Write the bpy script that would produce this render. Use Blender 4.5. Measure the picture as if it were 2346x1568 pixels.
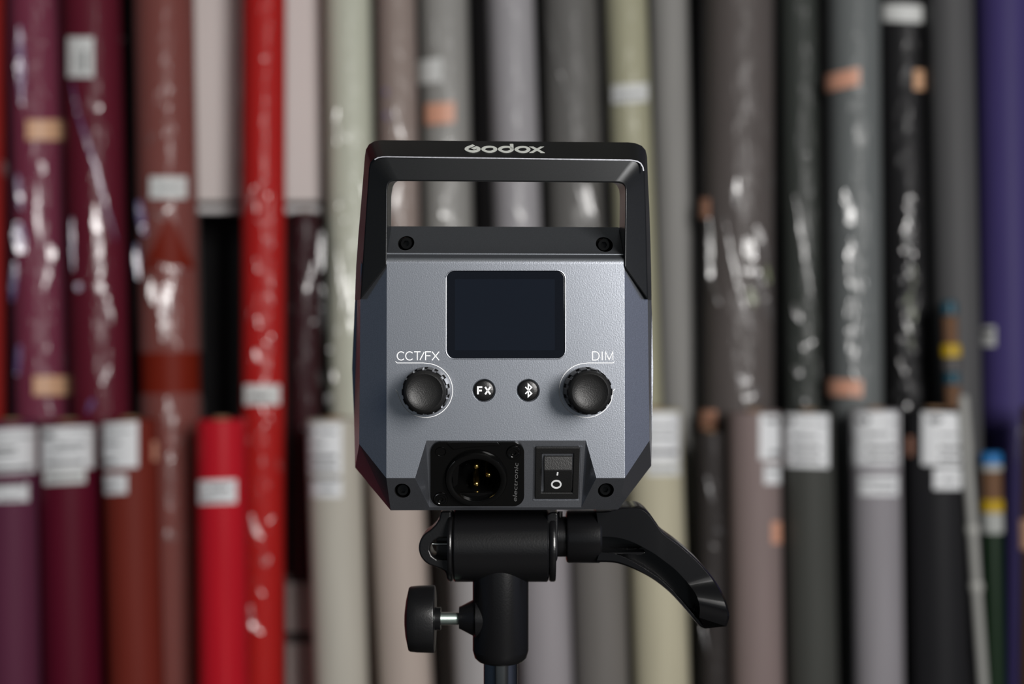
import bpy, math, random
from mathutils import Vector, Matrix, noise
import mathutils.geometry as mgeo
random.seed(7)
sc = bpy.context.scene
COL = sc.collection
for o in list(bpy.data.objects):
    bpy.data.objects.remove(o)

# ------------------------------------------------------------------ camera
CAM = Vector((0.0, 0.0, 1.25))
K = 36.0 / 50.0 / 2346.0            # metres per pixel per metre of distance
cd = bpy.data.cameras.new('camera')
cam = bpy.data.objects.new('camera', cd)
COL.objects.link(cam)
cam.location = CAM
cam.rotation_euler = (math.pi / 2, 0, 0)
cd.lens = 50
cd.sensor_width = 36
cd.clip_start = 0.02
cd.dof.use_dof = True
cd.dof.focus_distance = 0.488
cd.dof.aperture_fstop = 9.0
sc.camera = cam

# ------------------------------------------------------------------ light
sc.view_settings.view_transform = 'Standard'
sc.view_settings.look = 'None'
sc.view_settings.gamma = 1.0
sc.view_settings.exposure = 0.0
w = bpy.data.worlds.new('World')
sc.world = w
w.use_nodes = True
bg = w.node_tree.nodes['Background']
bg.inputs[0].default_value = (0.80, 0.88, 0.95, 1)
bg.inputs[1].default_value = 0.15


def area(name, loc, target, sx, sy, power, color):
    ld = bpy.data.lights.new(name, 'AREA')
    ld.shape = 'RECTANGLE'
    ld.size, ld.size_y = sx, sy
    ld.energy = power
    ld.color = color
    o = bpy.data.objects.new(name, ld)
    COL.objects.link(o)
    o.location = loc
    d = Vector(target) - Vector(loc)
    o.rotation_euler = d.to_track_quat('-Z', 'Y').to_euler()
    return o


# daylight through the shop window behind the camera, right of it
area('window_light', (1.36, -1.89, 1.98), (0.0, 1.9, 1.2), 1.0, 1.3, 132, (1.0, 0.975, 0.95))

# ------------------------------------------------------------------ materials
def lin(c):
    c /= 255.0
    return c / 12.92 if c <= 0.04045 else ((c + 0.055) / 1.055) ** 2.4


def rgb(r, g, b, f=1.0):
    return (min(1, lin(r) * f), min(1, lin(g) * f), min(1, lin(b) * f), 1)


def mat(name, color, rough=0.5, metal=0.0, spec=0.5, coat=0.0, bump=None, vary=None, coat_rough=0.1):
    m = bpy.data.materials.new(name)
    m.use_nodes = True
    nt = m.node_tree
    b = nt.nodes['Principled BSDF']
    b.inputs['Base Color'].default_value = color
    b.inputs['Roughness'].default_value = rough
    b.inputs['Metallic'].default_value = metal
    b.inputs['Specular IOR Level'].default_value = spec
    b.inputs['Coat Weight'].default_value = coat
    b.inputs['Coat Roughness'].default_value = coat_rough
    tc = nt.nodes.new('ShaderNodeTexCoord')
    if bump:
        scale, strength, dist = bump[:3]
        mp = nt.nodes.new('ShaderNodeMapping')
        if len(bump) > 3:
            mp.inputs['Scale'].default_value = bump[3]
        nt.links.new(tc.outputs['Object'], mp.inputs[0])
        n = nt.nodes.new('ShaderNodeTexNoise')
        n.inputs['Scale'].default_value = scale
        n.inputs['Detail'].default_value = 3
        nt.links.new(mp.outputs[0], n.inputs['Vector'])
        bp = nt.nodes.new('ShaderNodeBump')
        bp.inputs['Strength'].default_value = strength
        bp.inputs['Distance'].default_value = dist
        nt.links.new(n.outputs[0], bp.inputs['Height'])
        nt.links.new(bp.outputs[0], b.inputs['Normal'])
    if vary:
        scale, amt = vary[:2]
        mp = nt.nodes.new('ShaderNodeMapping')
        if len(vary) > 2:
            mp.inputs['Scale'].default_value = vary[2]
        nt.links.new(tc.outputs['Object'], mp.inputs[0])
        n = nt.nodes.new('ShaderNodeTexNoise')
        n.inputs['Scale'].default_value = scale
        n.inputs['Detail'].default_value = 2
        nt.links.new(mp.outputs[0], n.inputs['Vector'])
        mr = nt.nodes.new('ShaderNodeMapRange')
        mr.inputs[3].default_value = 1 - amt
        mr.inputs[4].default_value = 1 + amt
        nt.links.new(n.outputs[0], mr.inputs[0])
        mx = nt.nodes.new('ShaderNodeVectorMath')
        mx.operation = 'SCALE'
        mx.inputs[0].default_value = color[:3]
        nt.links.new(mr.outputs[0], mx.inputs['Scale'])
        nt.links.new(mx.outputs[0], b.inputs['Base Color'])
    return m


def film_mat(name, gloss=0.10, haze=0.0, tint=(1, 1, 1), rough=0.13, hazecol=(0.8, 0.8, 0.8), bump=0.5):
    """thin clear packing film: mostly transparent, a reflective share, a little milky"""
    m = bpy.data.materials.new(name)
    m.use_nodes = True
    nt = m.node_tree
    nt.nodes.clear()
    out = nt.nodes.new('ShaderNodeOutputMaterial')
    tr = nt.nodes.new('ShaderNodeBsdfTransparent')
    tr.inputs[0].default_value = (*tint, 1)
    gl = nt.nodes.new('ShaderNodeBsdfGlossy')
    gl.inputs['Roughness'].default_value = rough
    gl.inputs['Color'].default_value = (1, 1, 1, 1)
    df = nt.nodes.new('ShaderNodeBsdfDiffuse')
    df.inputs[0].default_value = (*hazecol, 1)
    m1 = nt.nodes.new('ShaderNodeMixShader')
    m1.inputs[0].default_value = haze
    m2 = nt.nodes.new('ShaderNodeMixShader')
    lw = nt.nodes.new('ShaderNodeLayerWeight')
    lw.inputs['Blend'].default_value = 0.25
    mr = nt.nodes.new('ShaderNodeMapRange')
    mr.inputs[3].default_value = gloss
    mr.inputs[4].default_value = min(1, gloss + 0.12)
    tc = nt.nodes.new('ShaderNodeTexCoord')
    mp = nt.nodes.new('ShaderNodeMapping')
    mp.inputs['Scale'].default_value = (1, 1, 0.45)
    n = nt.nodes.new('ShaderNodeTexNoise')
    n.inputs['Scale'].default_value = 38
    n.inputs['Detail'].default_value = 3
    n.inputs['Distortion'].default_value = 0.8
    bp = nt.nodes.new('ShaderNodeBump')
    bp.inputs['Strength'].default_value = bump
    bp.inputs['Distance'].default_value = 0.012
    L = nt.links.new
    L(tc.outputs['Object'], mp.inputs[0])
    L(mp.outputs[0], n.inputs['Vector'])
    L(n.outputs[0], bp.inputs['Height'])
    L(bp.outputs[0], gl.inputs['Normal'])
    L(lw.outputs['Fresnel'], mr.inputs[0])
    L(tr.outputs[0], m1.inputs[1])
    L(df.outputs[0], m1.inputs[2])
    L(mr.outputs[0], m2.inputs[0])
    L(m1.outputs[0], m2.inputs[1])
    L(gl.outputs[0], m2.inputs[2])
    L(m2.outputs[0], out.inputs[0])
    return m


M = {}
M['body'] = mat('blue_grey_metallic_paint', (0.43, 0.455, 0.505, 1), rough=0.275, metal=0.95, vary=(2600, 0.22),
                bump=(2200, 0.12, 0.0002))
M['handle'] = mat('charcoal_metallic_paint', (0.020, 0.021, 0.022, 1), rough=0.28, metal=0.6, vary=(2200, 0.15))
M['port'] = mat('charcoal_port_paint', (0.05, 0.05, 0.055, 1), rough=0.45, metal=0.5)
M['black'] = mat('matt_black_plastic', (0.006, 0.006, 0.0065, 1), rough=0.33, spec=0.36, bump=(1500, 0.15, 0.0003))
M['blackg'] = mat('glossy_black_plastic', (0.006, 0.006, 0.007, 1), rough=0.22)
M['xlr'] = mat('glossy_black_enamel', (0.002, 0.002, 0.002, 1), rough=0.14, spec=0.35)
M['knob'] = mat('knob_black_plastic', (0.006, 0.006, 0.0065, 1), rough=0.42, spec=0.22)
M['pit'] = mat('dark_bore', (0.004, 0.004, 0.004, 1), rough=0.7, spec=0.2)
M['rubber'] = mat('black_rubber', (0.007, 0.007, 0.007, 1), rough=0.5, spec=0.3, bump=(2500, 0.25, 0.0003))
M['cap'] = mat('dark_textured_cap', (0.011, 0.011, 0.011, 1), rough=0.42, spec=0.36, bump=(2500, 0.3, 0.0003))
M['screen'] = mat('screen_glass', (0.003, 0.004, 0.007, 1), rough=0.06, spec=0.5)
M['display'] = mat('display_panel', (0.004, 0.006, 0.011, 1), rough=0.12)
M['white'] = mat('white_print', (0.78, 0.79, 0.80, 1), rough=0.5)
M['logo'] = mat('grey_print', (0.55, 0.57, 0.53, 1), rough=0.5)
M['emboss'] = mat('emboss_painted_light', (0.10, 0.10, 0.10, 1), rough=0.3)  # paler than the enamel: light caught by the raised letters is painted in
M['gold'] = mat('gold_plated', (0.85, 0.58, 0.17, 1), rough=0.22, metal=1)
M['chrome'] = mat('chrome', (0.30, 0.31, 0.31, 1), rough=0.16, metal=1)
M['zinc'] = mat('zinc_screw', (0.75, 0.80, 0.78, 1), rough=0.28, metal=1)
M['stand'] = mat('black_stand_plastic', (0.0045, 0.0045, 0.005, 1), rough=0.25, spec=0.5, bump=(1400, 0.10, 0.0003))
M['lever'] = mat('black_lever_plastic', (0.004, 0.004, 0.0045, 1), rough=0.15, spec=0.34)
M['paper'] = mat('white_label_paper', rgb(250, 252, 254, 1.0), rough=0.6)
M['paperd'] = mat('grey_label_paper', rgb(238, 240, 238, 1.0), rough=0.6)
M['ink'] = mat('black_label_ink', (0.07, 0.07, 0.075, 1), rough=0.6)
M['ink2'] = mat('grey_label_ink', (0.30, 0.31, 0.32, 1), rough=0.6)
M['tape'] = mat('tan_tape', rgb(240, 190, 152), rough=0.45, vary=(60, 0.15, (1, 1, 3)))
M['tape2'] = mat('orange_tape', rgb(240, 178, 150), rough=0.45, vary=(60, 0.15, (1, 1, 3)))
M['card'] = mat('cardboard', rgb(150, 118, 88), rough=0.8)

# ------------------------------------------------------------------ helpers


def new_obj(name, verts, faces, m, parent=None, smooth=None, mats=None, midx=None):
    me = bpy.data.meshes.new(name)
    me.from_pydata([tuple(v) for v in verts], [], faces)
    me.validate()
    for x in (mats or [m]):
        me.materials.append(x)
    if midx:
        for p, i in zip(me.polygons, midx):
            p.material_index = i
    o = bpy.data.objects.new(name, me)
    COL.objects.link(o)
    if parent is not None:
        o.parent = parent
    fix_normals(me)
    if smooth is not None:
        shade(me, smooth)
    return o


def fix_normals(me):
    import bmesh
    bm = bmesh.new()
    bm.from_mesh(me)
    bmesh.ops.recalc_face_normals(bm, faces=bm.faces)
    bm.to_mesh(me)
    bm.free()


def shade(me, deg):
    me.polygons.foreach_set('use_smooth', [True] * len(me.polygons))
    me.set_sharp_from_angle(angle=math.radians(deg))


def bake(o, deg=None):
    """apply the modifiers of o to its mesh"""
    bpy.context.view_layer.update()
    dg = bpy.context.evaluated_depsgraph_get()
    me = bpy.data.meshes.new_from_object(o.evaluated_get(dg))
    o.modifiers.clear()
    o.data = me
    if deg is not None:
        shade(me, deg)


def bevel(o, width, seg=2, ang=30, deg=40):
    md = o.modifiers.new('bevel', 'BEVEL')
    md.width = width
    md.segments = seg
    md.limit_method = 'ANGLE'
    md.angle_limit = math.radians(ang)
    md.use_clamp_overlap = True
    bake(o, deg)
    if deg is not None:
        weighted(o)


def weighted(o):
    md = o.modifiers.new('weighted', 'WEIGHTED_NORMAL')
    md.weight = 100
    md.mode = 'FACE_AREA'
    md.keep_sharp = True


def empty(name, loc, label, cat, group=None, rz=0):
    o = bpy.data.objects.new(name, None)
    COL.objects.link(o)
    o.location = loc
    o.rotation_euler = (0, 0, rz)
    o.empty_display_size = 0.05
    tag(o, label, cat, group)
    return o


def tag(o, label=None, cat=None, group=None, kind=None):
    if label:
        o['label'] = label
    if cat:
        o['category'] = cat
    if group:
        o['group'] = group
    if kind:
        o['kind'] = kind


class Mesh:
    """collects pieces of ONE mesh"""

    def __init__(self):
        self.v, self.f = [], []

    def add(self, v, f):
        n = len(self.v)
        self.v += [Vector(x) for x in v]
        self.f += [tuple(i + n for i in q) for q in f]

    def build(self, name, m, parent=None, smooth=None):
        return new_obj(name, self.v, self.f, m, parent, smooth)


def frame(n):
    n = Vector(n).normalized()
    a = Vector((0, 0, 1)) if abs(n.z) < 0.9 else Vector((1, 0, 0))
    ex = a.cross(n).normalized()
    ey = n.cross(ex).normalized()
    return ex, ey, n


def lathe(o, axis, prof, segs=48, rf=None, close=False):
    """prof: (radius, height along axis); radius 0 makes a pole. rf(phi, h) scales the radius"""
    ex, ey, n = frame(axis)
    o = Vector(o)
    V, F, rings = [], [], []
    for r, h in prof:
        if r <= 1e-9:
            V.append(o + n * h)
            rings.append([len(V) - 1])
        else:
            ids = []
            for s in range(segs):
                a = 2 * math.pi * s / segs
                k = rf(a, h) if rf else 1
                V.append(o + n * h + (ex * math.cos(a) + ey * math.sin(a)) * r * k)
                ids.append(len(V) - 1)
            rings.append(ids)
    if close:
        rings.append(rings[0])
    for a, b in zip(rings, rings[1:]):
        for s in range(segs):
            t = (s + 1) % segs
            if len(a) == 1 and len(b) == 1:
                break
            if len(a) == 1:
                F.append((a[0], b[s], b[t]))
            elif len(b) == 1:
                F.append((a[s], a[t], b[0]))
            else:
                F.append((a[s], a[t], b[t], b[s]))
    return V, F


def ray(px, py):
    return Vector(((px - 1173) * K, 1.0, -(py - 784) * K))


def W(px, py, dist):
    """world point seen at this pixel at this distance along the view axis"""
    return CAM + ray(px, py) * dist


# ================================================================== the shop
def struct(name, v, f, m):
    o = new_obj(name, v, f, m)
    o['kind'] = 'structure'
    return o


def slab(x0, x1, y0, y1, z0, z1):
    v = [(x, y, z) for x in (x0, x1) for y in (y0, y1) for z in (z0, z1)]
    f = [(0, 1, 3, 2), (4, 6, 7, 5), (0, 4, 5, 1), (2, 3, 7, 6), (0, 2, 6, 4), (1, 5, 7, 3)]
    return v, f


M['floor'] = mat('grey_floor_tile', rgb(47, 46, 46), rough=0.6, vary=(6, 0.1))
M['wall'] = mat('dark_back_wall', rgb(34, 32, 34), rough=0.85)
M['sidew'] = mat('dim_side_wall', rgb(84, 80, 80), rough=0.9)
M['bluew'] = mat('blue_side_wall', rgb(62, 78, 98), rough=0.9)
M['rightw'] = mat('pale_side_wall', rgb(104, 112, 136), rough=0.9)
M['ceil'] = mat('dim_ceiling', rgb(95, 98, 95), rough=0.9)
struct('floor', *slab(-2.6, 2.6, -3.9, 3.4, -0.05, 0.0), M['floor'])
struct('ceiling', *slab(-2.6, 2.6, -3.9, 3.42, 2.9, 2.96), M['ceil'])
struct('wall_left', *slab(-2.7, -2.6, -3.9, 3.42, 0.0, 2.9), M['bluew'])
struct('wall_right', *slab(2.6, 2.7, -3.9, 3.42, 0.0, 2.9), M['rightw'])
struct('wall_back', *slab(-2.6, 2.6, 3.32, 3.42, 0.0, 2.9), M['wall'])

# pale panel board hung on the back wall, upper left, metal edge strip below
DP = 3.05
mb = Mesh()
a, b_ = W(425, 462, DP), W(736, 462, DP)
mb.add(*slab(a.x, b_.x, DP, DP + 0.03, a.z, 2.75))
M['panel'] = mat('pale_board', rgb(238, 229, 226), rough=0.6, vary=(3, 0.05))
pan = empty('pale_board', (0.5 * (a.x + b_.x), DP + 0.02, a.z),
            'pale grey board behind the red rolls, metal edge strip along its bottom', 'board')


def rel(v, root):
    return [Vector(p) - Vector(root.location) for p in v]


new_obj('board', rel(mb.v, pan), mb.f, M['panel'], pan)
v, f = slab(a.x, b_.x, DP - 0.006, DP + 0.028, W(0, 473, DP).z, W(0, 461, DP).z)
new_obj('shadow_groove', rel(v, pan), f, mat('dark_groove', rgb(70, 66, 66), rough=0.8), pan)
v, f = slab(a.x, b_.x, DP - 0.010, DP + 0.03, W(0, 490, DP).z, W(0, 473, DP).z)
M['alu'] = mat('dull_aluminium', rgb(240, 238, 238), rough=0.35)
e = new_obj('edge_strip', rel(v, pan), f, M['alu'], pan)
bevel(e, 0.006, 3)
v, f = slab(a.x, b_.x, DP + 0.03, 3.32, a.z + 0.1, a.z + 0.16)
new_obj('bracket', rel(v, pan), f, M['wall'], pan)

# low grey plinth boxes seen low between the red and the cream roll
plm = mat('grey_plinth', rgb(205, 192, 188), rough=0.7)
for i, (y0, y1, lab) in enumerate([(1322, 1452, 'grey carton low behind the rolls, upper one of the two stacked'),
                                   (1460, 1640, 'grey carton low behind the rolls, lower one of the two stacked')]):
    p0, p1 = W(652, y1, 2.955), W(728, y0, 2.955)
    root = empty('carton', ((p0.x + p1.x) / 2, 3.05, p0.z if i == 0 else 0.0), lab, 'box', 'grey cartons behind the rolls')
    z0 = p0.z if i == 0 else 0.0
    v, f = slab(p0.x, p1.x, 2.955, 3.15, z0, p1.z)
    q = new_obj('box', rel(v, root), f, plm, root)
    bevel(q, 0.008, 3)
    v, f = slab(p0.x - 0.004, p1.x + 0.004, 2.951, 3.15, p1.z - 0.012, p1.z + 0.004)
    new_obj('lid', rel(v, root), f, mat('dark_lid', rgb(90, 80, 78), rough=0.7), root)

# ------------------------------------------------------------------ rolls
LIGHT = Vector((1.38, -1.88, 1.98))
DIV = 1.35


class Roll:
    def __init__(self, name, label, c0, c1, hw, dist, top, color, wrap=None, group=None, rough=0.52,
                 core=True, cat='fabric roll', bottom=None, coat=0.0):
        """c0, c1: two pixels on the axis; hw: half width in pixels; top: pixel row of the upper end or None"""
        A, B = W(c0[0], c0[1], dist), W(c1[0], c1[1], dist)
        d = (A - B) / (A.z - B.z)                    # per metre of height
        self.base = B + d * (0.0 - B.z)
        if bottom is not None:
            self.base = B + d * (bottom - B.z)
        zt = W(0, top, dist).z if top is not None else 2.7
        self.d = d
        self.n = d.normalized()
        self.zt = zt
        self.r = hw * dist * K * 0.985
        self.dist = dist
        self.wrap = wrap
        if group == FRONT and wrap is None:
            color = tuple(min(0.86, c * 1.22) for c in color[:3]) + (1,)
        self.root = empty(name, self.base, label, cat, group)
        H = (zt - self.base.z) * d.length
        r = self.r
        cr = 0.36 * r
        prof = [(0, 0), (r, 0), (r, H * 0.25), (r, H * 0.5), (r, H * 0.75), (r, H - 0.003), (r - 0.003, H), (cr + 0.003, H),
                (cr + 0.003, H - 0.03), (0, H - 0.03)]
        V, F = lathe((0, 0, 0), self.n, prof, 64)
        m = mat(name + '_vinyl', color, rough=rough, spec=0.14, vary=(14, 0.10, (6, 6, 0.35)), coat=coat,
                bump=(55, 0.10, 0.004, (1, 1, 0.12)))
        # winding lines on the end face
        new_obj('rolled_sheet', V, F, m, self.root, 35)
        if core:
            V, F = lathe((0, 0, 0), self.n, [(cr, H - 0.028), (cr, H + 0.004), (cr - 0.004, H + 0.004), (cr - 0.004, H - 0.028)], 32)
            new_obj('cardboard_core', V, F, M['card'], self.root, 35)
        self.wr = r * 1.0
        self.H = H
        if wrap:
            self.make_wrap(wrap)

    def make_wrap(self, wr):
        """crumpled film sleeve"""
        amp = wr.get('amp', 0.004)
        r0 = self.r + amp * 0.55 + 0.0012
        ns, nh = 72, int(self.H / 0.012)
        V, F = [], []
        seed = Vector((self.base.x * 37, 11.3, 5.1))
        ex, ey, n = frame(self.n)
        for j in range(nh + 1):
            h = 0.01 + (self.H - 0.01) * j / nh
            for s in range(ns):
                a = 2 * math.pi * s / ns
                p = Vector((math.cos(a) * 2.2, math.sin(a) * 2.2, h * 7)) + seed
                q = noise.noise(p) + 0.55 * noise.noise(p * 2.7)
                rid = 1 - abs(noise.noise(Vector((math.cos(a) * 3.0, math.sin(a) * 3.0, h * 2.6)) + seed)) * 2
                zz = self.base.z + h
                calm = 0.35 + 0.65 * max(0.0, min(1.0, (1.75 - zz) / 0.35))
                r = r0 + amp * calm * (0.45 * q + 0.5 * max(0, rid) ** 3)
                V.append(n * h + (ex * math.cos(a) + ey * math.sin(a)) * max(r, self.r + 0.0012))
        keep = wr.get('keep')
        for j in range(nh):
            for s in range(ns):
                t = (s + 1) % ns
                q = (j * ns + s, j * ns + t, (j + 1) * ns + t, (j + 1) * ns + s)
                if keep:
                    c = (V[q[0]] + V[q[2]]) / 2 + self.base
                    k = c - CAM
                    px, py = 1173 + k.x / k.y / K, 784 - k.z / k.y / K
                    if not keep(px, py):
                        continue
                F.append(q)
        o = new_obj('plastic_wrap', V, F, wr['mat'], self.root, 60)
        self.wr = self.r + amp * 1.1 + 0.002
        self.wrapobj = o
        return o

    def axis_at(self, py):
        z = W(0, py, self.dist - self.r).z
        return self.base + self.d * (z - self.base.z)

    def surf(self, px, py, off):
        """point of the roll's surface that shows at this pixel (front side)"""
        R = self.wr + off
        ax = self.axis_at(py)
        # intersect the view ray with the (nearly vertical) cylinder
        dr = ray(px, py)
        rel_ = CAM - ax
        a = dr.x ** 2 + dr.y ** 2
        b = 2 * (rel_.x * dr.x + rel_.y * dr.y)
        c = rel_.x ** 2 + rel_.y ** 2 - R * R
        disc = b * b - 4 * a * c
        if disc < 0:
            t = -b / (2 * a)
        else:
            t = (-b - math.sqrt(disc)) / (2 * a)
        p = CAM + dr * t
        return p - self.base

    def patch(self, name, x0, y0, x1, y1, m, parent=None, off=0.0006, skew=0.0, thick=0.0006, label=None, nx=10):
        V, F = [], []
        # keep to the visible half
        def lim(px, py):
            ax = self.axis_at(py)
            k = ax - CAM
            cx = 1173 + k.x / k.y / K
            hw = (self.wr + off) / (k.y * K) * 0.985
            return max(cx - hw, min(cx + hw, px))
        for j in range(3):
            for i in range(nx + 1):
                fx, fy = i / nx, j / 2
                px = x0 + (x1 - x0) * fx
                py = y0 + (y1 - y0) * fy + skew * fx
                px = lim(px, py)
                V.append(self.surf(px, py, off))
        n0 = len(V)
        back = [Vector((0, thick, 0))] * n0
        V += [a + b for a, b in zip(V[:n0], back)]
        st = nx + 1
        for j in range(2):
            for i in range(nx):
                q = (j * st + i, j * st + i + 1, (j + 1) * st + i + 1, (j + 1) * st + i)
                F.append(q)
                F.append(tuple(k + n0 for k in reversed(q)))
        border = [i for i in range(nx + 1)] + [st + nx, 2 * st + nx] + [2 * st + i for i in range(nx - 1, -1, -1)] + [st]
        for a, b in zip(border, border[1:] + border[:1]):
            F.append((a, a + n0, b + n0, b))
        o = new_obj(name, V, F, m, parent or self.root, 40)
        if label:
            o['label'] = label
        return o

    def sticker(self, x0, y0, x1, y1, lines=(), oval=None, m='paper', skew=0, label=None):
        s = self.patch('sticker', x0, y0, x1, y1, M[m], skew=skew, label=label)
        for (fx0, fx1, fy, hh, k) in lines:
            X0, X1 = x0 + (x1 - x0) * fx0, x0 + (x1 - x0) * fx1
            Y = y0 + (y1 - y0) * fy + skew * fx0
            self.patch('printed_line', X0, Y - hh, X1, Y + hh, M['ink' if k else 'ink2'], parent=s, off=0.0014, skew=skew * (fx1 - fx0), nx=5)
        if oval:
            ox, oy, rw, rh = oval
            V = []
            for i in range(16):
                a = 2 * math.pi * i / 16
                V.append(self.surf(ox + rw * math.cos(a), oy + rh * math.sin(a), 0.0015))
            n0 = len(V)
            V += [p + Vector((0, 0.0006, 0)) for p in V]
            F = [tuple(range(16)), tuple(range(31, 15, -1))] + [(i, (i + 1) % 16, (i + 1) % 16 + 16, i + 16) for i in range(16)]
            new_obj('logo_oval', V, F, M['ink'], s)
        return s

    def glints(self, items, m):
        """film highlights as added fold ribbons, tilted to throw window light at the camera"""
        for pts, wpx in items:
            V, F = [], []
            pp = []
            for i in range(len(pts) - 1):
                n = max(2, int(math.hypot(pts[i + 1][0] - pts[i][0], pts[i + 1][1] - pts[i][1]) / 9))
                for k in range(n):
                    t = k / n
                    pp.append((pts[i][0] + (pts[i + 1][0] - pts[i][0]) * t, pts[i][1] + (pts[i + 1][1] - pts[i][1]) * t))
            pp.append(pts[-1])
            N = len(pp)
            for i, (x, y) in enumerate(pp):
                c = self.surf(x, y, 0.004) + self.base
                h = ((CAM - c).normalized() + (LIGHT - c).normalized()).normalized()  # added ribbon is turned so that the window glints in it
                h = (h + 0.10 * noise.noise_vector(c * 45)).normalized()
                dx = pp[min(i + 1, N - 1)][0] - pp[max(i - 1, 0)][0]
                dy = pp[min(i + 1, N - 1)][1] - pp[max(i - 1, 0)][1]
                tang = Vector((dx, 0, -dy)).normalized()
                side = tang.cross(h).normalized()
                ww = wpx * self.dist * K * 0.5
                ww *= (0.35 + 0.65 * math.sin(math.pi * (i + 0.5) / N)) * (0.75 + 0.5 * abs(noise.noise(c * 60)))
                for s in (-1, 0, 1):
                    V.append(c + side * ww * s + h * (0.0006 if s == 0 else 0.0) - self.base)
            for i in range(N - 1):
                for s in (0, 1):
                    F.append((i * 3 + s, i * 3 + s + 1, i * 3 + s + 4, i * 3 + s + 3))
            n0 = len(V)
            new_obj('glint_fold', V, F, m, self.wrapobj, 60)


def scatter(pts, n, spread, lmax, wmax, wmin=4):
    # short irregular glint ribbons strewn along a path
    out = []
    seg = [math.hypot(b[0] - a[0], b[1] - a[1]) for a, b in zip(pts, pts[1:])]
    tot = sum(seg)
    for k in range(n):
        t = tot * (k + random.random()) / n
        for (a, b), l in zip(zip(pts, pts[1:]), seg):
            if t <= l:
                break
            t -= l
        t = min(1, t / l)
        x = a[0] + (b[0] - a[0]) * t + random.gauss(0, spread)
        y = a[1] + (b[1] - a[1]) * t
        ll = random.uniform(0.3, 1) * lmax
        an = random.gauss(math.pi / 2, 0.45)
        out.append(([(x, y), (x + ll * math.cos(an), y + ll * math.sin(an))], random.uniform(wmin, wmax)))
    return out


FILM = film_mat('clear_film', 0.008, 0.006)
FILMV = film_mat('violet_glinting_film', 0.010, 0.015, hazecol=(0.55, 0.5, 0.85), bump=0.8)
FILMH = film_mat('milky_film', 0.012, 0.09, hazecol=(0.85, 0.72, 0.70))
FILMD = film_mat('dark_shop_film', 0.007, 0.01, bump=0.7)
GLINT = film_mat('glint_fold_film', 0.13, 0.03, rough=0.22, bump=0.5)  # for the added highlight ribbons, glossier than the sleeve
GLINTV = film_mat('violet_glint_fold', 0.10, 0.25, rough=0.22, hazecol=(0.30, 0.26, 0.85), bump=0.5)  # violet of the highlights is put into the haze colour
GLINTG = film_mat('green_glint_fold', 0.08, 0.30, rough=0.3, hazecol=(0.34, 0.48, 0.08), bump=0.5)  # green of reflected foliage is painted in as haze colour


def C(r, g, b, f=1.0):
    return rgb(r, g, b, DIV * f)


BACK = 'tall rolls of the back row'
FRONT = 'short rolls of the front row'
DB, DF = 2.92, 2.74


def wrapd(m=None, amp=0.004, keep=None):
    return dict(mat=m or FILM, amp=amp, keep=keep)


# --- back row, from the left
b0 = Roll('fabric_roll', 'bright red tall roll cut by the left edge of the photo', (-50, 0), (-48, 950), 58, 2.89, None, C(150, 34, 30), wrapd(FILM), BACK)
b0.glints([([(8, 370), (14, 405)], 12)], GLINT)

b1 = Roll('fabric_roll', 'dusty mauve tall roll in film with two tan tape strips', (80, 0), (96, 950), 62, 2.985, None, C(116, 48, 68), wrapd(FILMV, 0.005), BACK)
b1.patch('tape_strip', 60, 275, 148, 321, M['tape'])
b1.patch('tape_strip', 76, 862, 162, 906, M['tape'])
b1.glints([([(88, 425), (85, 500), (92, 560)], 12), ([(115, 560), (118, 600)], 22), ([(118, 600), (100, 665)], 12),
           ([(96, 370), (97, 400)], 12), ([(110, 905), (118, 955)], 10), ([(155, 815), (140, 835)], 10)], GLINT)
b1.glints([([(42, 510), (48, 580)], 34), ([(35, 600), (28, 690)], 16), ([(45, 60), (50, 240)], 20), ([(40, 400), (48, 480)], 14), ([(45, 790), (40, 860)], 14)], GLINTV)

b2 = Roll('fabric_roll', 'deep crimson tall roll in film with a small white upright sticker near the top', (210, 0), (232, 950), 66, 2.92, None, C(92, 20, 38), wrapd(FILM, 0.004), BACK)
b2.sticker(155, 85, 214, 177, [(0.6, 0.72, 0.6, 24, 1), (0.3, 0.36, 0.6, 20, 0)], m='paperd')
b2.glints([([(215, 470), (226, 560), (230, 640)], 18), ([(222, 650), (240, 670)], 24), ([(228, 240), (222, 252)], 14), ([(243, 680), (256, 740)], 12),
           ([(250, 840), (235, 880)], 10), ([(280, 85), (284, 95)], 10)], GLINT)
b2.glints([([(165, 190), (178, 260), (215, 370), (245, 480), (265, 550)], 9), ([(178, 650), (182, 665)], 20), ([(215, 915), (200, 945)], 14), ([(165, 500), (168, 620)], 8)], GLINTV)


def k3(px, py):
    if 812 < py < 906:
        return False
    if 490 < py < 612 and abs(px - 386) < (py - 485) * 0.46:
        return False
    return True


b3 = Roll('fabric_roll', 'rust red tall roll in milky torn film with bare patch', (376, 0), (392, 950), 68, 2.925, None, C(112, 32, 18), wrapd(FILMH, 0.004, k3), BACK)
b3.sticker(343, 405, 428, 455, [(0.2, 0.8, 0.5, 3, 0)], m='paperd')
b3.glints([([(335, 330), (360, 305)], 12), ([(350, 480), (370, 500), (395, 470)], 16), ([(345, 600), (395, 615), (440, 620)], 14), ([(345, 640), (355, 700)], 20),
           ([(380, 650), (375, 780)], 26), ([(395, 640), (385, 720)], 16), ([(385, 910), (395, 990)], 18), ([(390, 1030), (388, 1160)], 18), ([(388, 1215), (392, 1240)], 28)], GLINT)
b3.glints([([(318, 460), (330, 540)], 20), ([(312, 560), (316, 640)], 14)], GLINTV)

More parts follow.
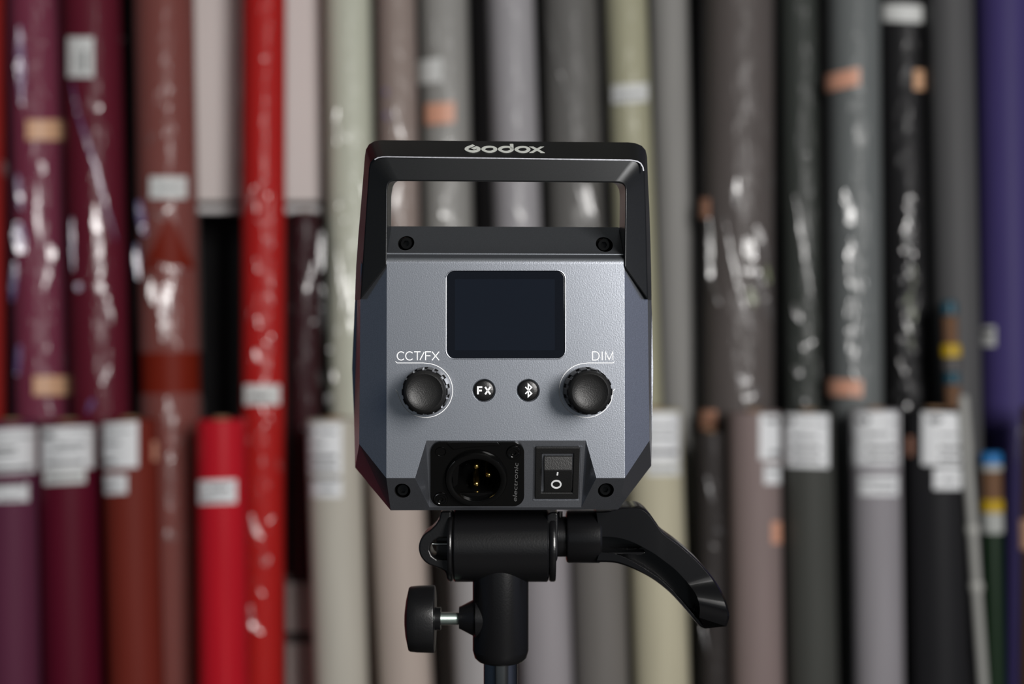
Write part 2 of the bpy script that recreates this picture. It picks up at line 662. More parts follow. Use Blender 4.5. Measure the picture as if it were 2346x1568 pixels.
b4 = Roll('fabric_roll', 'bright red tall roll in crinkled film, white sticker halfway, beside the short red roll', (605, 0), (603, 950), 50, 2.895, None, C(170, 26, 24), wrapd(FILM, 0.006), BACK)
b4.sticker(560, 882, 641, 928, [(0.2, 0.7, 0.6, 4, 1)], m='paperd')
gl4 = []
for k in range(34):
    y = 420 + 28 * k + random.uniform(-12, 12)
    x = 603 + 22 * math.sin(k * 1.7) + random.uniform(-12, 12)
    gl4.append(([(x, y), (x + random.uniform(-16, 16), y + random.uniform(8, 26))], random.uniform(5, 13)))
gl4 += [([(600, 130), (606, 136)], 16), ([(585, 430), (565, 480)], 16), ([(575, 1180), (585, 1215), (600, 1232)], 16), ([(572, 1390), (578, 1430), (600, 1450)], 18)]
b4.glints(gl4, GLINT)

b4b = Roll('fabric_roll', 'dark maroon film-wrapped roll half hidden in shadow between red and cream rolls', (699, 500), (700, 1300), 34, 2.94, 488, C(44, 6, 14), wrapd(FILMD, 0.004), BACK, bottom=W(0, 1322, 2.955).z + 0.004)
b4b.glints([([(737, 530), (735, 620)], 14), ([(720, 600), (700, 680)], 10), ([(735, 640), (742, 760)], 14), ([(728, 850), (738, 890)], 16), ([(715, 740), (722, 730)], 12)], GLINT)

b5 = Roll('fabric_roll', 'pale greenish cream tall roll in film, left of the lamp', (800, 0), (812, 950), 58, 2.985, None, C(186, 189, 174), wrapd(FILM, 0.005), BACK)
b5.glints(scatter([(790, 400), (780, 930)], 22, 22, 34, 12) + [([(770, 250), (772, 330)], 10), ([(792, 305), (796, 320)], 14), ([(770, 560), (790, 700)], 10), ([(800, 640), (806, 760)], 14)], GLINT)

b6 = Roll('fabric_roll', 'taupe pink tall roll in film behind the left end of the lamp handle', (908, 0), (924, 950), 45, 2.91, None, C(142, 128, 120), wrapd(FILMV, 0.004), BACK)
b6.glints([([(915, 420), (900, 500)], 14), ([(905, 250), (925, 330)], 10)], GLINT)
b6.glints([([(882, 205), (888, 216)], 14), ([(884, 258), (890, 272)], 14)], GLINTV)

b7 = Roll('fabric_roll', 'light grey tall roll with an orange tape strip and a crumpled white tag', (1016, 0), (1036, 950), 57, 2.985, None, C(144, 143, 140), wrapd(FILM, 0.004), BACK)
b7.patch('tape_strip', 975, 238, 1042, 286, M['tape2'], skew=-5)
b7.sticker(950, 140, 1012, 195, [], m='paperd', skew=-8)
b7.glints([([(1012, 450), (1018, 462)], 20), ([(1018, 482), (1024, 496)], 24), ([(968, 95), (1000, 128)], 14), ([(995, 50), (1000, 110)], 8)], GLINT)
b8 = Roll('fabric_roll', 'mid grey tall roll directly behind the lamp handle, dark gaps either side', (1170, 0), (1200, 950), 54, 2.91, None, C(152, 150, 153), wrapd(FILM, 0.003), BACK)
b8.glints([([(1176, 470), (1196, 500)], 18)], GLINT)
b9 = Roll('fabric_roll', 'dark grey tall roll in film with a long slanting crease', (1306, 0), (1330, 950), 66, 2.985, None, C(100, 99, 97), wrapd(FILM, 0.006), BACK)
b9.glints([([(1255, 40), (1270, 120), (1305, 230)], 8), ([(1340, 420), (1362, 520)], 16), ([(1322, 420), (1350, 520)], 8)], GLINT)
b10 = Roll('fabric_roll', 'pale yellow-green tall roll with a small white sticker, right of the lamp logo', (1434, 0), (1470, 950), 49, 2.91, None, C(160, 158, 134), wrapd(FILM, 0.003), BACK)
b10.sticker(1402, 196, 1484, 238, [(0.1, 0.85, 0.6, 3, 0)], m='paperd', skew=-6)
b11 = Roll('fabric_roll', 'plain light grey tall roll, unwrapped, just right of the lamp', (1532, 0), (1558, 950), 45, 3.01, None, C(138, 137, 135), None, BACK)

b12 = Roll('fabric_roll', 'wide dark brownish grey tall roll in loose crumpled film', (1693, 0), (1691, 950), 80, 2.905, None, C(86, 80, 78), wrapd(FILMD, 0.007), BACK)
b12.patch('tape_strip', 1601, 455, 1626, 500, M['tape2'])
b12.patch('tape_strip', 1600, 940, 1642, 985, M['tape2'])
b12.glints([([(1712, 545), (1722, 600)], 30), ([(1735, 520), (1755, 600)], 16), ([(1698, 618), (1735, 625), (1750, 680), (1765, 730)], 22), ([(1625, 500), (1628, 640), (1650, 700)], 12),
            ([(1660, 500), (1690, 650), (1725, 770)], 8), ([(1700, 860), (1712, 880)], 24), ([(1705, 915), (1740, 895)], 18), ([(1650, 1215), (1670, 1225)], 14),
            ([(1770, 400), (1755, 430)], 10), ([(1690, 410), (1682, 475)], 12), ([(1622, 1020), (1640, 1130)], 8), ([(1612, 1250), (1625, 1340)], 8)], GLINT)
b12.glints([([(1755, 610), (1762, 650)], 12), ([(1718, 660), (1728, 700)], 16)], GLINTG)
b13 = Roll('fabric_roll', 'charcoal green tall roll in film between the brownish and the mid grey wrapped rolls', (1832, 0), (1846, 950), 49, 3.005, None, C(56, 60, 57), wrapd(FILMD, 0.005), BACK)
b13.glints([([(1822, 450), (1845, 590), (1862, 700)], 9), ([(1810, 780), (1835, 800), (1870, 780)], 12), ([(1822, 840), (1834, 860)], 20), ([(1820, 700), (1832, 735)], 14), ([(1825, 915), (1850, 925)], 16)], GLINT)
b14 = Roll('fabric_roll', 'mid grey tall roll in film with two orange tape strips', (1955, 0), (1962, 950), 60, 2.91, None, C(104, 108, 108), wrapd(FILM, 0.005), BACK)
b14.patch('tape_strip', 1888, 172, 1970, 212, M['tape2'], skew=-18)
b14.patch('tape_strip', 1893, 868, 1976, 906, M['tape2'], skew=4)
b14.glints(scatter([(1942, 430), (1948, 600), (1958, 760), (1946, 850)], 26, 6, 55, 17) + scatter([(1972, 580), (1968, 900)], 10, 8, 30, 8), GLINT)
b15 = Roll('fabric_roll', 'black tall roll in film with a broken column of glints', (2064, 0), (2086, 950), 54, 2.985, None, C(26, 26, 28), wrapd(FILMD, 0.004), BACK)
b15.sticker(2022, 8, 2114, 48, [], m='paperd', skew=4)
b15.patch('tape_strip', 2094, 160, 2122, 206, M['tape'])
b15.glints(scatter([(2080, 440), (2078, 560), (2076, 700), (2070, 850), (2068, 930)], 40, 6, 26, 13), GLINT)
b15.glints(scatter([(2094, 600), (2090, 780)], 10, 4, 26, 9), GLINTG)
b16 = Roll('fabric_roll', 'smooth slate grey tall roll between the black and the violet rolls', (2176, 0), (2196, 950), 52, 2.91, None, C(82, 82, 83), None, BACK)
b17 = Roll('fabric_roll', 'violet blue tall roll at the right edge, small white sticker low on it', (2300, 0), (2312, 950), 66, 2.985, None, C(64, 56, 104), None, BACK, rough=0.5)
b17.sticker(2244, 748, 2281, 794, [(0.1, 0.8, 0.3, 4, 1)], m='paperd')

# --- front row
full = [(0.45, 0.95, 0.14, 2.5, 0), (0.15, 0.6, 0.42, 3, 0), (0.15, 0.7, 0.55, 3, 0), (0.12, 0.8, 0.78, 3.5, 1)]
f0 = Roll('fabric_roll', 'short plum roll at the bottom left corner with two white stickers', (26, 966), (32, 1568), 62, DF, 964, C(84, 40, 60), None, FRONT)
f0.sticker(-30, 985, 82, 1088, [(0.1, 0.6, 0.45, 3, 1), (0.1, 0.6, 0.58, 3, 0), (0.05, 0.95, 0.2, 2, 0), (0.1, 0.9, 0.9, 3.5, 1)], skew=-6)
f0.sticker(-30, 1110, 66, 1152, [(0.1, 0.9, 0.1, 3, 1), (0.3, 0.8, 0.8, 3, 0)], skew=-3)
f1 = Roll('fabric_roll', 'short dark crimson roll, big white sticker with a stepped lower edge', (154, 966), (168, 1568), 66, DF, 964, C(78, 14, 32), None, FRONT)
f1.sticker(95, 980, 215, 1078, [(0.3, 0.85, 0.42, 3, 0), (0.2, 0.75, 0.55, 3, 0), (0.12, 0.8, 0.85, 3.5, 1), (0.5, 0.95, 0.12, 2, 0)], oval=(112, 1000, 12, 6), skew=-5)
f1.sticker(100, 1079, 196, 1112, [(0.1, 0.9, 0.5, 4, 0)], m='paperd', skew=-5)
f2 = Roll('fabric_roll', 'short brick red roll with two white stickers, left of the rust red roll', (297, 962), (312, 1568), 63, DF, 960, C(98, 36, 28), None, FRONT)
f2.sticker(234, 970, 316, 1075, [(0.05, 0.8, 0.2, 2, 0), (0.05, 0.5, 0.45, 3, 0), (0.05, 0.35, 0.85, 3.5, 1)], skew=-4)
f2.sticker(236, 1090, 291, 1134, [(0.05, 0.6, 0.6, 3, 0)], skew=-3)
f2.patch('tape_strip', 349, 1012, 362, 1056, M['tape2'])
f4 = Roll('fabric_roll', 'short bright red roll with one white sticker', (507, 960), (513, 1568), 58, DF, 960, C(165, 22, 34), None, FRONT, rough=0.3, coat=0.4)
f4.sticker(455, 1102, 542, 1156, [(0.3, 0.8, 0.35, 4, 1), (0.15, 0.8, 0.8, 3, 0)], skew=-3)
f5 = Roll('fabric_roll', 'short greyish cream roll with a tall printed sticker, left below the lamp', (764, 962), (782, 1568), 63, DF, 960, C(162, 158, 148), None, FRONT)
f5.sticker(705, 970, 783, 1088, [(0.35, 0.85, 0.17, 3, 0), (0.12, 0.5, 0.42, 3, 0), (0.1, 0.85, 0.66, 4, 1), (0.1, 0.85, 0.86, 4, 1)], oval=(709, 990, 9, 7))
f5.sticker(710, 1096, 783, 1140, [(0.05, 0.95, 0.05, 3.5, 1), (0.3, 0.8, 0.6, 4, 0)])
f6 = Roll('fabric_roll', 'short pinkish beige roll behind the small clamp knob', (902, 962), (930, 1568), 62, DF, 960, C(158, 146, 138), None, FRONT)
f7 = Roll('fabric_roll', 'short light grey roll right behind the stand post', (1082, 962), (1102, 1568), 62, DF, 960, C(145, 142, 142), None, FRONT)
f8 = Roll('fabric_roll', 'short lilac grey roll just right of the stand post', (1236, 962), (1254, 1568), 60, DF, 960, C(132, 128, 131), None, FRONT)
f9 = Roll('fabric_roll', 'short dark warm grey roll beneath the lever root', (1362, 950), (1380, 1568), 62, DF, 948, C(98, 95, 92), None, FRONT)
f10 = Roll('fabric_roll', 'short olive cream roll beneath the curved lever', (1496, 940), (1516, 1568), 65, DF, 938, C(164, 159, 138), None, FRONT)
f10.sticker(1480, 945, 1558, 1060, [(0.1, 0.8, 0.3, 2.5, 0), (0.1, 0.8, 0.5, 3, 0), (0.05, 0.9, 0.8, 4, 1)])
f10.sticker(1482, 1062, 1558, 1090, [(0.1, 0.8, 0.5, 3, 0)], m='paperd')
f11 = Roll('fabric_roll', 'short taupe roll with narrow stickers and a tape scrap at its right side', (1727, 944), (1736, 1568), 60, DF, 942, C(116, 103, 101), None, FRONT)
f11.sticker(1740, 950, 1790, 1054, [(0.35, 0.8, 0.14, 4, 1), (0.5, 1, 0.85, 5, 0)])
f11.sticker(1751, 1066, 1790, 1110, [(0.2, 0.8, 0.3, 3, 0)])
f11.patch('tape_strip', 1768, 1196, 1796, 1246, M['tape2'])
f12 = Roll('fabric_roll', 'short charcoal roll with a large white sticker wrapped round its top', (1850, 944), (1862, 1568), 58, DF, 942, C(60, 61, 58), None, FRONT)
f12.sticker(1797, 948, 1899, 1070, [(0.18, 0.75, 0.42, 4, 0), (0.18, 0.8, 0.64, 4, 1), (0.2, 0.8, 0.85, 4, 1), (0.4, 0.95, 0.18, 2, 0)], oval=(1807, 966, 13, 7), skew=3)
f13 = Roll('fabric_roll', 'short lilac grey roll with two white stickers, between charcoal and black rolls', (2004, 940), (2012, 1568), 58, DF, 938, C(126, 123, 127), None, FRONT)
f13.sticker(1950, 944, 2062, 1068, [(0.35, 0.8, 0.42, 4, 0), (0.35, 0.9, 0.66, 4, 1), (0.35, 0.9, 0.86, 4, 1), (0.6, 0.95, 0.2, 2, 0)], oval=(1978, 963, 16, 7))
f13.sticker(1966, 1090, 2058, 1136, [(0.1, 0.9, 0.35, 3, 0), (0.4, 0.9, 0.7, 3, 0)], m='paper')
f14 = Roll('fabric_roll', 'short black roll with two white stickers beside the white rod', (2142, 940), (2154, 1568), 68, DF, 938, C(30, 30, 32), None, FRONT)
f14.sticker(2112, 944, 2202, 1066, [(0.45, 0.95, 0.66, 4, 1), (0.45, 0.95, 0.86, 4, 1), (0.45, 0.9, 0.42, 3, 0)], oval=(2143, 963, 16, 7), skew=3)
f14.sticker(2139, 1074, 2203, 1122, [(0.3, 0.8, 0.55, 4, 0)])
f14.patch('tape_strip', 2079, 1000, 2091, 1045, M['tape2'])

# dark roll standing between front and back rows, right of the lever
f15 = Roll('fabric_roll', 'blackish roll in wrinkled film seen behind the lever tip', (1627, 1000), (1637, 1568), 33, DF + 0.03, 990, C(46, 42, 41), wrapd(FILMD, 0.004), FRONT)
f15.glints([([(1620, 1090), (1632, 1150)], 7), ([(1640, 1215), (1660, 1222)], 12), ([(1610, 1430), (1622, 1500)], 8)], GLINT)


# ------------------------------------------------------------------ slim banded tubes and the white rod
def tube_item(label, cx0, y0, cx1, y1, hw, dist, bands, body, blab, bottom=None):
    """slim tube: bands = [(name, y_from, y_to, material)] from the top"""
    A, B = W(cx0, y0, dist), W(cx1, y1, dist)
    d = (A - B) / (A.z - B.z)
    zb = 0.0 if bottom is None else W(0, bottom, dist).z
    base = B + d * (zb - B.z)
    root = empty('banded_tube', base, label, 'tube', 'slim banded tubes by the violet roll')
    r = hw * dist * K
    n = d.normalized()
    hz = lambda y: (W(0, y, dist).z - zb) * d.length
    for (nm, ya, yb, m, k, lb) in bands:
        V, F = lathe((0, 0, 0), n, [(0, hz(yb)), (r * k, hz(yb)), (r * k, hz(ya) - 0.004), (r * k - 0.004, hz(ya)), (0, hz(ya))], 28)
        q = new_obj(nm, V, F, m, root, 40)
        if lb:
            q['label'] = lb
    V, F = lathe((0, 0, 0), n, [(0, 0), (r * 0.96, 0), (r * 0.96, hz(bands[-1][2])), (0, hz(bands[-1][2]))], 28)
    q = new_obj('tube_body', V, F, body, root, 40)
    return root


mblue = mat('blue_cap', C(38, 110, 170), rough=0.35)
mteal = mat('teal_cap', C(26, 72, 88), rough=0.4)
mwht = mat('pale_band', C(165, 168, 165), rough=0.4)
mbrn = mat('kraft_band', C(105, 75, 52), rough=0.7)
myel = mat('yellow_band', C(180, 148, 22), rough=0.4)
mgrn = mat('dark_green_tube', C(10, 36, 14), rough=0.4)
mgry = mat('grey_tube', C(78, 76, 76), rough=0.5)
tube_item('slim dark green tube with blue cap and yellow band, right of the white rod', 2270, 1040, 2280, 1568, 25, DF + 0.03,
          [('cap', 1036, 1062, mblue, 1.0, 'blue cap'), ('neck_band', 1062, 1078, mwht, 1.0, 'pale band'), ('paper_band', 1078, 1143, mbrn, 0.96, 'brown paper band'),
           ('tape_band', 1143, 1172, myel, 1.04, 'yellow band'), ('label_band', 1172, 1220, mwht, 1.0, 'white printed band')], mgrn, 'dark green')
tube_item('slim grey tube with teal cap, its top behind the black short roll', 2174, 690, 2184, 950, 18, DF + 0.075,
          [('cap', 690, 722, mteal, 1.0, 'teal cap'), ('paper_band', 722, 788, mbrn, 0.95, 'brown paper band'),
           ('tape_band', 788, 818, myel, 1.25, 'yellow band'), ('lower_body', 818, 852, mgry, 1.2, None), ('lower_cap', 852, 880, mteal, 1.0, 'teal ring'), ('lower_paper', 880, 960, mbrn, 1.0, 'brown lower part')], mgry, 'grey')

root = None
A, B = W(2206, 905, DF - 0.055), W(2252, 1568, DF - 0.055)
dd = (A - B) / (A.z - B.z)
base = B + dd * (0 - B.z)
rod = empty('white_rod', base, 'thin white rod leaning beside the short black roll', 'rod')
Hh = (A.z) * dd.length
rr = 11.5 * DF * K
V, F = lathe((0, 0, 0), dd.normalized(), [(0, 0), (rr, 0), (rr, Hh - 0.004), (rr - 0.004, Hh), (0, Hh)], 24)
new_obj('rod_shaft', V, F, mat('white_plastic_rod', C(150, 150, 146), rough=0.35), rod, 40)
for y in (1215, 1345):
    h = (W(0, y, DF - 0.055).z) * dd.length
    V, F = lathe((0, 0, 0), dd.normalized(), [(rr * 0.9, h - 0.012), (rr * 1.3, h - 0.006), (rr * 1.3, h + 0.006), (rr * 0.9, h + 0.012)], 24)
    new_obj('joint_ring', V, F, mat('pale_joint', C(165, 165, 160), rough=0.35), rod, 40)

A = Roll('fabric_roll', 'golden brown wrapped roll cut by the lower right edge of the photo', (2382, 960), (2376, 1568), 40, DF + 0.0, 930, C(92, 66, 42), wrapd(FILMD, 0.004), FRONT)
A.patch('tape_strip', 2336, 1190, 2372, 1260, M['tape'])
A.glints([([(2338, 960), (2330, 1060)], 8)], GLINT)

# ================================================================== the lamp (local frame: x right, y away, z up)
YAW = math.radians(1.0)
LO = W(1150, 784, 0.49)
RM = Matrix.Rotation(YAW, 3, 'Z')
RI = RM.inverted()
lamp = empty('video_light', (LO.x, LO.y, LO.z), 'blue-grey square video light with carry handle, screen and knobs, mounted on the black stand head', 'video light', rz=YAW)
camL = RI @ (CAM - LO)


class Plane:
    def __init__(self, p, n):
        self.p, self.n = Vector(p), Vector(n).normalized()
        if self.n.y > 0:
            self.n = -self.n
        self.ex = Vector((0, 0, 1)).cross(self.n)
        self.ex = (Vector((1, 0, 0)) - self.n * self.n.x).normalized()
        self.ey = (Vector((0, 0, 1)) - self.n * self.n.z)
        self.ey = (self.ey - self.ex * self.ey.dot(self.ex)).normalized()

    def at(self, px, py, off=0.0):
        """off > 0: towards the viewer, metres"""
        d = RI @ ray(px, py)
        t = (self.p + self.n * off - camL).dot(self.n) / d.dot(self.n)
        return camL + d * t


FACE = Plane((0, 0, 0), (0, -1, 0))


def L(px, py, wmm):
    return FACE.at(px, py, -wmm / 1000.0)


def prism(pl, outline, off, depth):
    fr = [pl.at(x, y, off) for x, y in outline]
    bk = [p - pl.n * depth for p in fr]
    n = len(fr)
    return fr + bk, [tuple(range(n)), tuple(range(2 * n - 1, n - 1, -1))] + [(i, (i + 1) % n, (i + 1) % n + n, i + n) for i in range(n)]


def cutprism(pl, outline, front, back):
    """solid whose section on the plane itself shows at these pixels"""
    base = [pl.at(x, y, 0) for x, y in outline]
    fr = [p + pl.n * front for p in base]
    bk = [p - pl.n * back for p in base]
    n = len(fr)
    return fr + bk, [tuple(range(n)), tuple(range(2 * n - 1, n - 1, -1))] + [(i, (i + 1) % n, (i + 1) % n + n, i + n) for i in range(n)]


def ringprism(pl, outer, inner, off, depth):
    a = [pl.at(x, y, off) for x, y in outer]
    b = [pl.at(x, y, off) for x, y in inner]
    n = len(a)
    V = a + b + [p - pl.n * depth for p in a] + [p - pl.n * depth for p in b]
    F = []
    for i in range(n):
        j = (i + 1) % n
        F += [(i, j, n + j, n + i), (2 * n + i, 3 * n + i, 3 * n + j, 2 * n + j), (i, 2 * n + i, 2 * n + j, j), (n + i, n + j, 3 * n + j, 3 * n + i)]
    return V, F


def rrect(x0, y0, x1, y1, r, n=6):
    P = []
    for cx, cy, a0 in ((x1 - r, y0 + r, -90), (x1 - r, y1 - r, 0), (x0 + r, y1 - r, 90), (x0 + r, y0 + r, 180)):
        for k in range(n + 1):
            a = math.radians(a0 + 90 * k / n)
            P.append((cx + r * math.cos(a), cy + r * math.sin(a)))
    return P


def circ(cx, cy, r, n=48, ry=None):
    return [(cx + r * math.cos(2 * math.pi * k / n), cy + (ry or r) * math.sin(2 * math.pi * k / n)) for k in range(n)]


PX = 0.49 * K      # metres per pixel on the face

# --- shell
V = []
idx = {}


def P(key, p):
    idx[key] = len(V)
    V.append(Vector(p))
    return idx[key]


# chains of the rounded top edge, from the main face to the ledge back
tl0, tr0 = L(886, 600, 0), L(1430, 604, 0)
steps = [(604, 0.0), (598, 0.15), (593, 0.5), (589, 1.1), (585.5, 1.9), (583, 2.3), (580, 2.45), (577.5, 3.1), (574, 4.6)]
LC, RC = [], []
for i, (y, wv) in enumerate(steps):
    LC.append(P('lc%d' % i, (tl0.x, wv / 1000, L(1150, y, wv).z)))
    RC.append(P('rc%d' % i, (tr0.x, wv / 1000, L(1150, y + 1.5, wv).z)))
zl = L(1150, 519, 22).z
LB = P('lb', (tl0.x, 0.022, zl))
RB = P('rb', (tr0.x, 0.022, zl + V[RC[-1]].z - V[LC[-1]].z))
PL = lambda k, x, y, wv: P(k, L(x, y, wv))
PL('ml', 885, 1096, 0); PL('mr', 1431.5, 1096, 0)
PL('tl', 977, 1010, 0); PL('tr', 1342, 1010, 0)
PL('wl', 951, 1096, 0); PL('wr', 1366, 1096, 0)
PL('bl', 984, 1163, 11.6); PL('br', 1332, 1163, 11.6)
PL('dl', 895, 1170, 12.8); PL('dr', 1416, 1168, 12.8)
PL('fl0', 826, 604, 6); PL('fr0', 1483, 604, 6)
for k, a_, b_, c_, x, y in (('fl1', 'lc0', 'ml', 'fl0', 823, 1018), ('fr1', 'rc0', 'mr', 'fr0', 1488, 1010)):
    pa, pb, pc = (V[idx[q]] for q in (a_, b_, c_))
    P(k, Plane(pa, (pb - pa).cross(pc - pa)).at(x, y))
rimL = [('sl0', 820, 560, 40), ('sl1', 811.5, 720, 45), ('sl2', 806.5, 845, 45), ('sl3', 811, 960, 45), ('sl4', 813.5, 1072, 45)]
rimR = [('sr0', 1488, 560, 26), ('sr1', 1493.5, 720, 26), ('sr2', 1496.5, 853, 26), ('sr3', 1493.5, 1000, 26), ('sr4', 1492, 1068, 26)]
for k, x, y, wv in rimL + rimR:
    PL(k, x, y, wv)
g = lambda *ks: tuple(idx[k] for k in ks)
F = []
F.append(g('lc0', 'rc0', 'mr', 'wr', 'tr', 'tl', 'wl', 'ml'))
for i in range(len(steps) - 1):
    F.append(g('lc%d' % i, 'rc%d' % i, 'rc%d' % (i + 1), 'lc%d' % (i + 1)))
last = len(steps) - 1
F.append(g('lc%d' % last, 'rc%d' % last, 'rb', 'lb'))
F.append(g('tl', 'tr', 'br', 'bl'))
F.append(g('tl', 'wl', 'bl'))
F.append(g('tr', 'wr', 'br'))
F.append(g('ml', 'wl', 'bl', 'br', 'wr', 'mr', 'dr', 'dl'))
F.append(g('lc0', 'ml', 'fl1', 'fl0'))
F.append(g('rc0', 'mr', 'fr1', 'fr0'))
F.append(g('fl1', 'ml', 'dl', 'sl4'))
F.append(g('fr1', 'mr', 'dr', 'sr4'))
F.append(g('fl0', 'fl1', 'sl4', 'sl3', 'sl2', 'sl1', 'sl0'))
F.append(g('fr0', 'fr1', 'sr4', 'sr3', 'sr2', 'sr1', 'sr0'))
# sides of the ledge, hidden behind the handle posts
F.append(tuple(LC[::-1]) + g('fl0', 'sl0', 'lb'))
F[-1] = g('lb', *['lc%d' % i for i in range(last, -1, -1)], 'fl0', 'sl0')
F.append(g('rb', *['rc%d' % i for i in range(last, -1, -1)], 'fr0', 'sr0'))
# back
rim = ['lb', 'sl0', 'sl1', 'sl2', 'sl3', 'sl4', 'dl', 'dr', 'sr4', 'sr3', 'sr2', 'sr1', 'sr0', 'rb']
cz = V[idx['sl2']].z
for k in rim:
    p = V[idx[k]]
    s = 1.0 if k in ('dl', 'dr') else 0.88
    P('b' + k, (p.x * 0.86, 0.062, cz + (p.z - cz) * s))
for a, b in zip(rim, rim[1:] + rim[:1]):
    F.append(g(a, b, 'b' + b, 'b' + a))
F.append(g(*['b' + k for k in rim]))
body = new_obj('housing', V, F, M['body'], lamp)

PORT = Plane(V[idx['tl']], (V[idx['tr']] - V[idx['tl']]).cross(V[idx['bl']] - V[idx['tl']]))


def volume(me):
    import bmesh
    bm = bmesh.new()
    bm.from_mesh(me)
    q = bm.calc_volume(signed=False)
    bm.free()
    return q


def cut(v, f):
    """subtract a solid from the housing; a try that adds volume is repeated a hair aside"""
    keep = body.data.copy()
    v0 = volume(keep)
    for k in range(6):
        sh = Vector((0.000011 * k, 0, -0.000017 * k))
        me = bpy.data.meshes.new('cutter')
        me.from_pydata([tuple(Vector(x) + sh) for x in v], [], f)
        fix_normals(me)
        c = bpy.data.objects.new('cutter', me)
        COL.objects.link(c)
        c.parent = lamp
        bpy.context.view_layer.update()
        md = body.modifiers.new('cut', 'BOOLEAN')
        md.operation = 'DIFFERENCE'
        md.solver = 'EXACT'
        md.object = c
        bake(body)
        bpy.data.objects.remove(c)
        v1 = volume(body.data)
        if v0 * 0.9 < v1 < v0:
            return
        body.data = keep.copy()
    print('CUT FAILED')


def split_bent(me):
    import bmesh
    bm = bmesh.new()
    bm.from_mesh(me)
    bent = [q for q in bm.faces if len(q.verts) > 3 and max(abs((v.co - q.calc_center_median()).dot(q.normal)) for v in q.verts) > 1e-7]
    bmesh.ops.triangulate(bm, faces=bent, ngon_method='EAR_CLIP')
    bm.to_mesh(me)
    bm.free()


split_bent(body.data)
SCREWS = [(930, 557, 18.5), (1384.7, 560.2, 19.2), (922, 1125, 18), (1388, 1124, 18)]
for x, y, r in SCREWS:
    wq = 9.0 if y < 800 else 5.0
    pl = Plane((0, wq / 1000, 0), (0, -1, 0))
    cut(*cutprism(pl, circ(x, y, r, 32), 0.018, 0.009))
SCR = rrect(1021.5, 619.5, 1295.5, 823, 20)
cut(*cutprism(FACE, SCR, 0.004, 0.0012))
for x, y, r in ((1109, 895, 26.5), (1210, 895, 26.5)):
    cut(*cutprism(FACE, circ(x, y, r), 0.004, 0.0025))
cut(*cutprism(PORT, circ(1091, 1092, 60, 48, 58), 0.004, 0.014))
bevel(body, 0.00045, 3, 20, None)
fix_normals(body.data)
shade(body.data, 36)
weighted(body)
body.data.materials.append(M['pit'])
HOLES = []
for x, y, r in SCREWS:
    p = L(x, y, 9.0 if y < 800 else 5.0)
    HOLES.append((p.x, p.z, r * PX * 1.03))
p = PORT.at(1091, 1092, 0)
HOLES.append((p.x, p.z, 61 * PX))
for q in body.data.polygons:
    for hx, hz, hr in HOLES:
        if math.hypot(q.center.x - hx, q.center.z - hz) < hr and q.center.y < 0.04:
            inside = all(math.hypot(body.data.vertices[v].co.x - hx, body.data.vertices[v].co.z - hz) < hr * 1.06 for v in q.vertices)
            if inside:
                q.material_index = 1
# thin bright lips of the cutouts
for nm, pl_, o_, i_ in (('screen_lip', FACE, rrect(1020.2, 618.6, 1296.4, 824.2, 21), rrect(1022.6, 621, 1294, 821.8, 19)),
                        ('switch_lip', PORT, [(1222, 1022.5), (1333.5, 1022.5), (1329.5, 1149), (1220.5, 1149)], [(1225, 1025), (1331, 1025), (1326.5, 1145.8), (1223.5, 1145.8)])):
    q = new_obj(nm, *ringprism(pl_, o_, i_, 0.00012, 0.0004), M['body'], lamp)
    bevel(q, 0.00012, 2, 30)

# port panel finish: thin dark painted liner plate around the sockets
for i, (x, y, r) in enumerate(SCREWS):
    wq = 12.0 if y < 800 else 8.0
    c = FACE.at(x, y, -(9.0 if y < 800 else 5.0) / 1000)
    c.y = wq / 1000
    rm = r * PX * 0.80
    prof = [(0, 0), (0, -0.004), (rm, -0.004), (rm, 0), (rm * 0.8, 0.0006), (rm * 0.5, 0.0006)]
    V1, F1 = lathe(c, (0, -1, 0), [(rm, -0.004), (rm, 0), (rm * 0.85, 0.0006), (rm * 0.5, 0.0006), (rm * 0.5, -0.0015), (0, -0.0015)], 36,
                   lambda a, h: 1.0)
    V1, F1 = [], []
    ex, ey, n = frame((0, -1, 0))
    segs = 36
    for (rr_, h, hexa) in ((rm, -0.004, 0), (rm, 0, 0), (rm * 0.85, 0.0006, 0), (rm * 0.52, 0.0006, 1), (rm * 0.52, -0.0018, 1)):
        for s in range(segs):
            a = 2 * math.pi * s / segs
            k = math.cos(math.pi / 6) / math.cos((a % (math.pi / 3)) - math.pi / 6) if hexa else 1
            V1.append(c + n * h + (ex * math.cos(a) + ey * math.sin(a)) * rr_ * k)
    for j in range(4):
        for s in range(segs):
            t = (s + 1) % segs
            F1.append((j * segs + s, j * segs + t, (j + 1) * segs + t, (j + 1) * segs + s))
    F1.append(tuple(range(4 * segs, 5 * segs)))
    F1.append(tuple(range(0, segs)))
    new_obj('screw', V1, F1, M['xlr'], lamp, 35)

# --- handle: loft along a U
HS = []     # outer front, inner front, outer back, inner back(local)


def hst(ofx, ofy, ifx, ify, obx, oby, ofw=3.5, drop=0.0):
    of = L(ofx, ofy, ofw)
    inf = L(ifx, ify, -1.0)
    ob = L(obx, oby, 22)
    ib = Vector((inf.x, 0.0205, inf.z + drop))
    HS.append((of, inf, ob, ib))


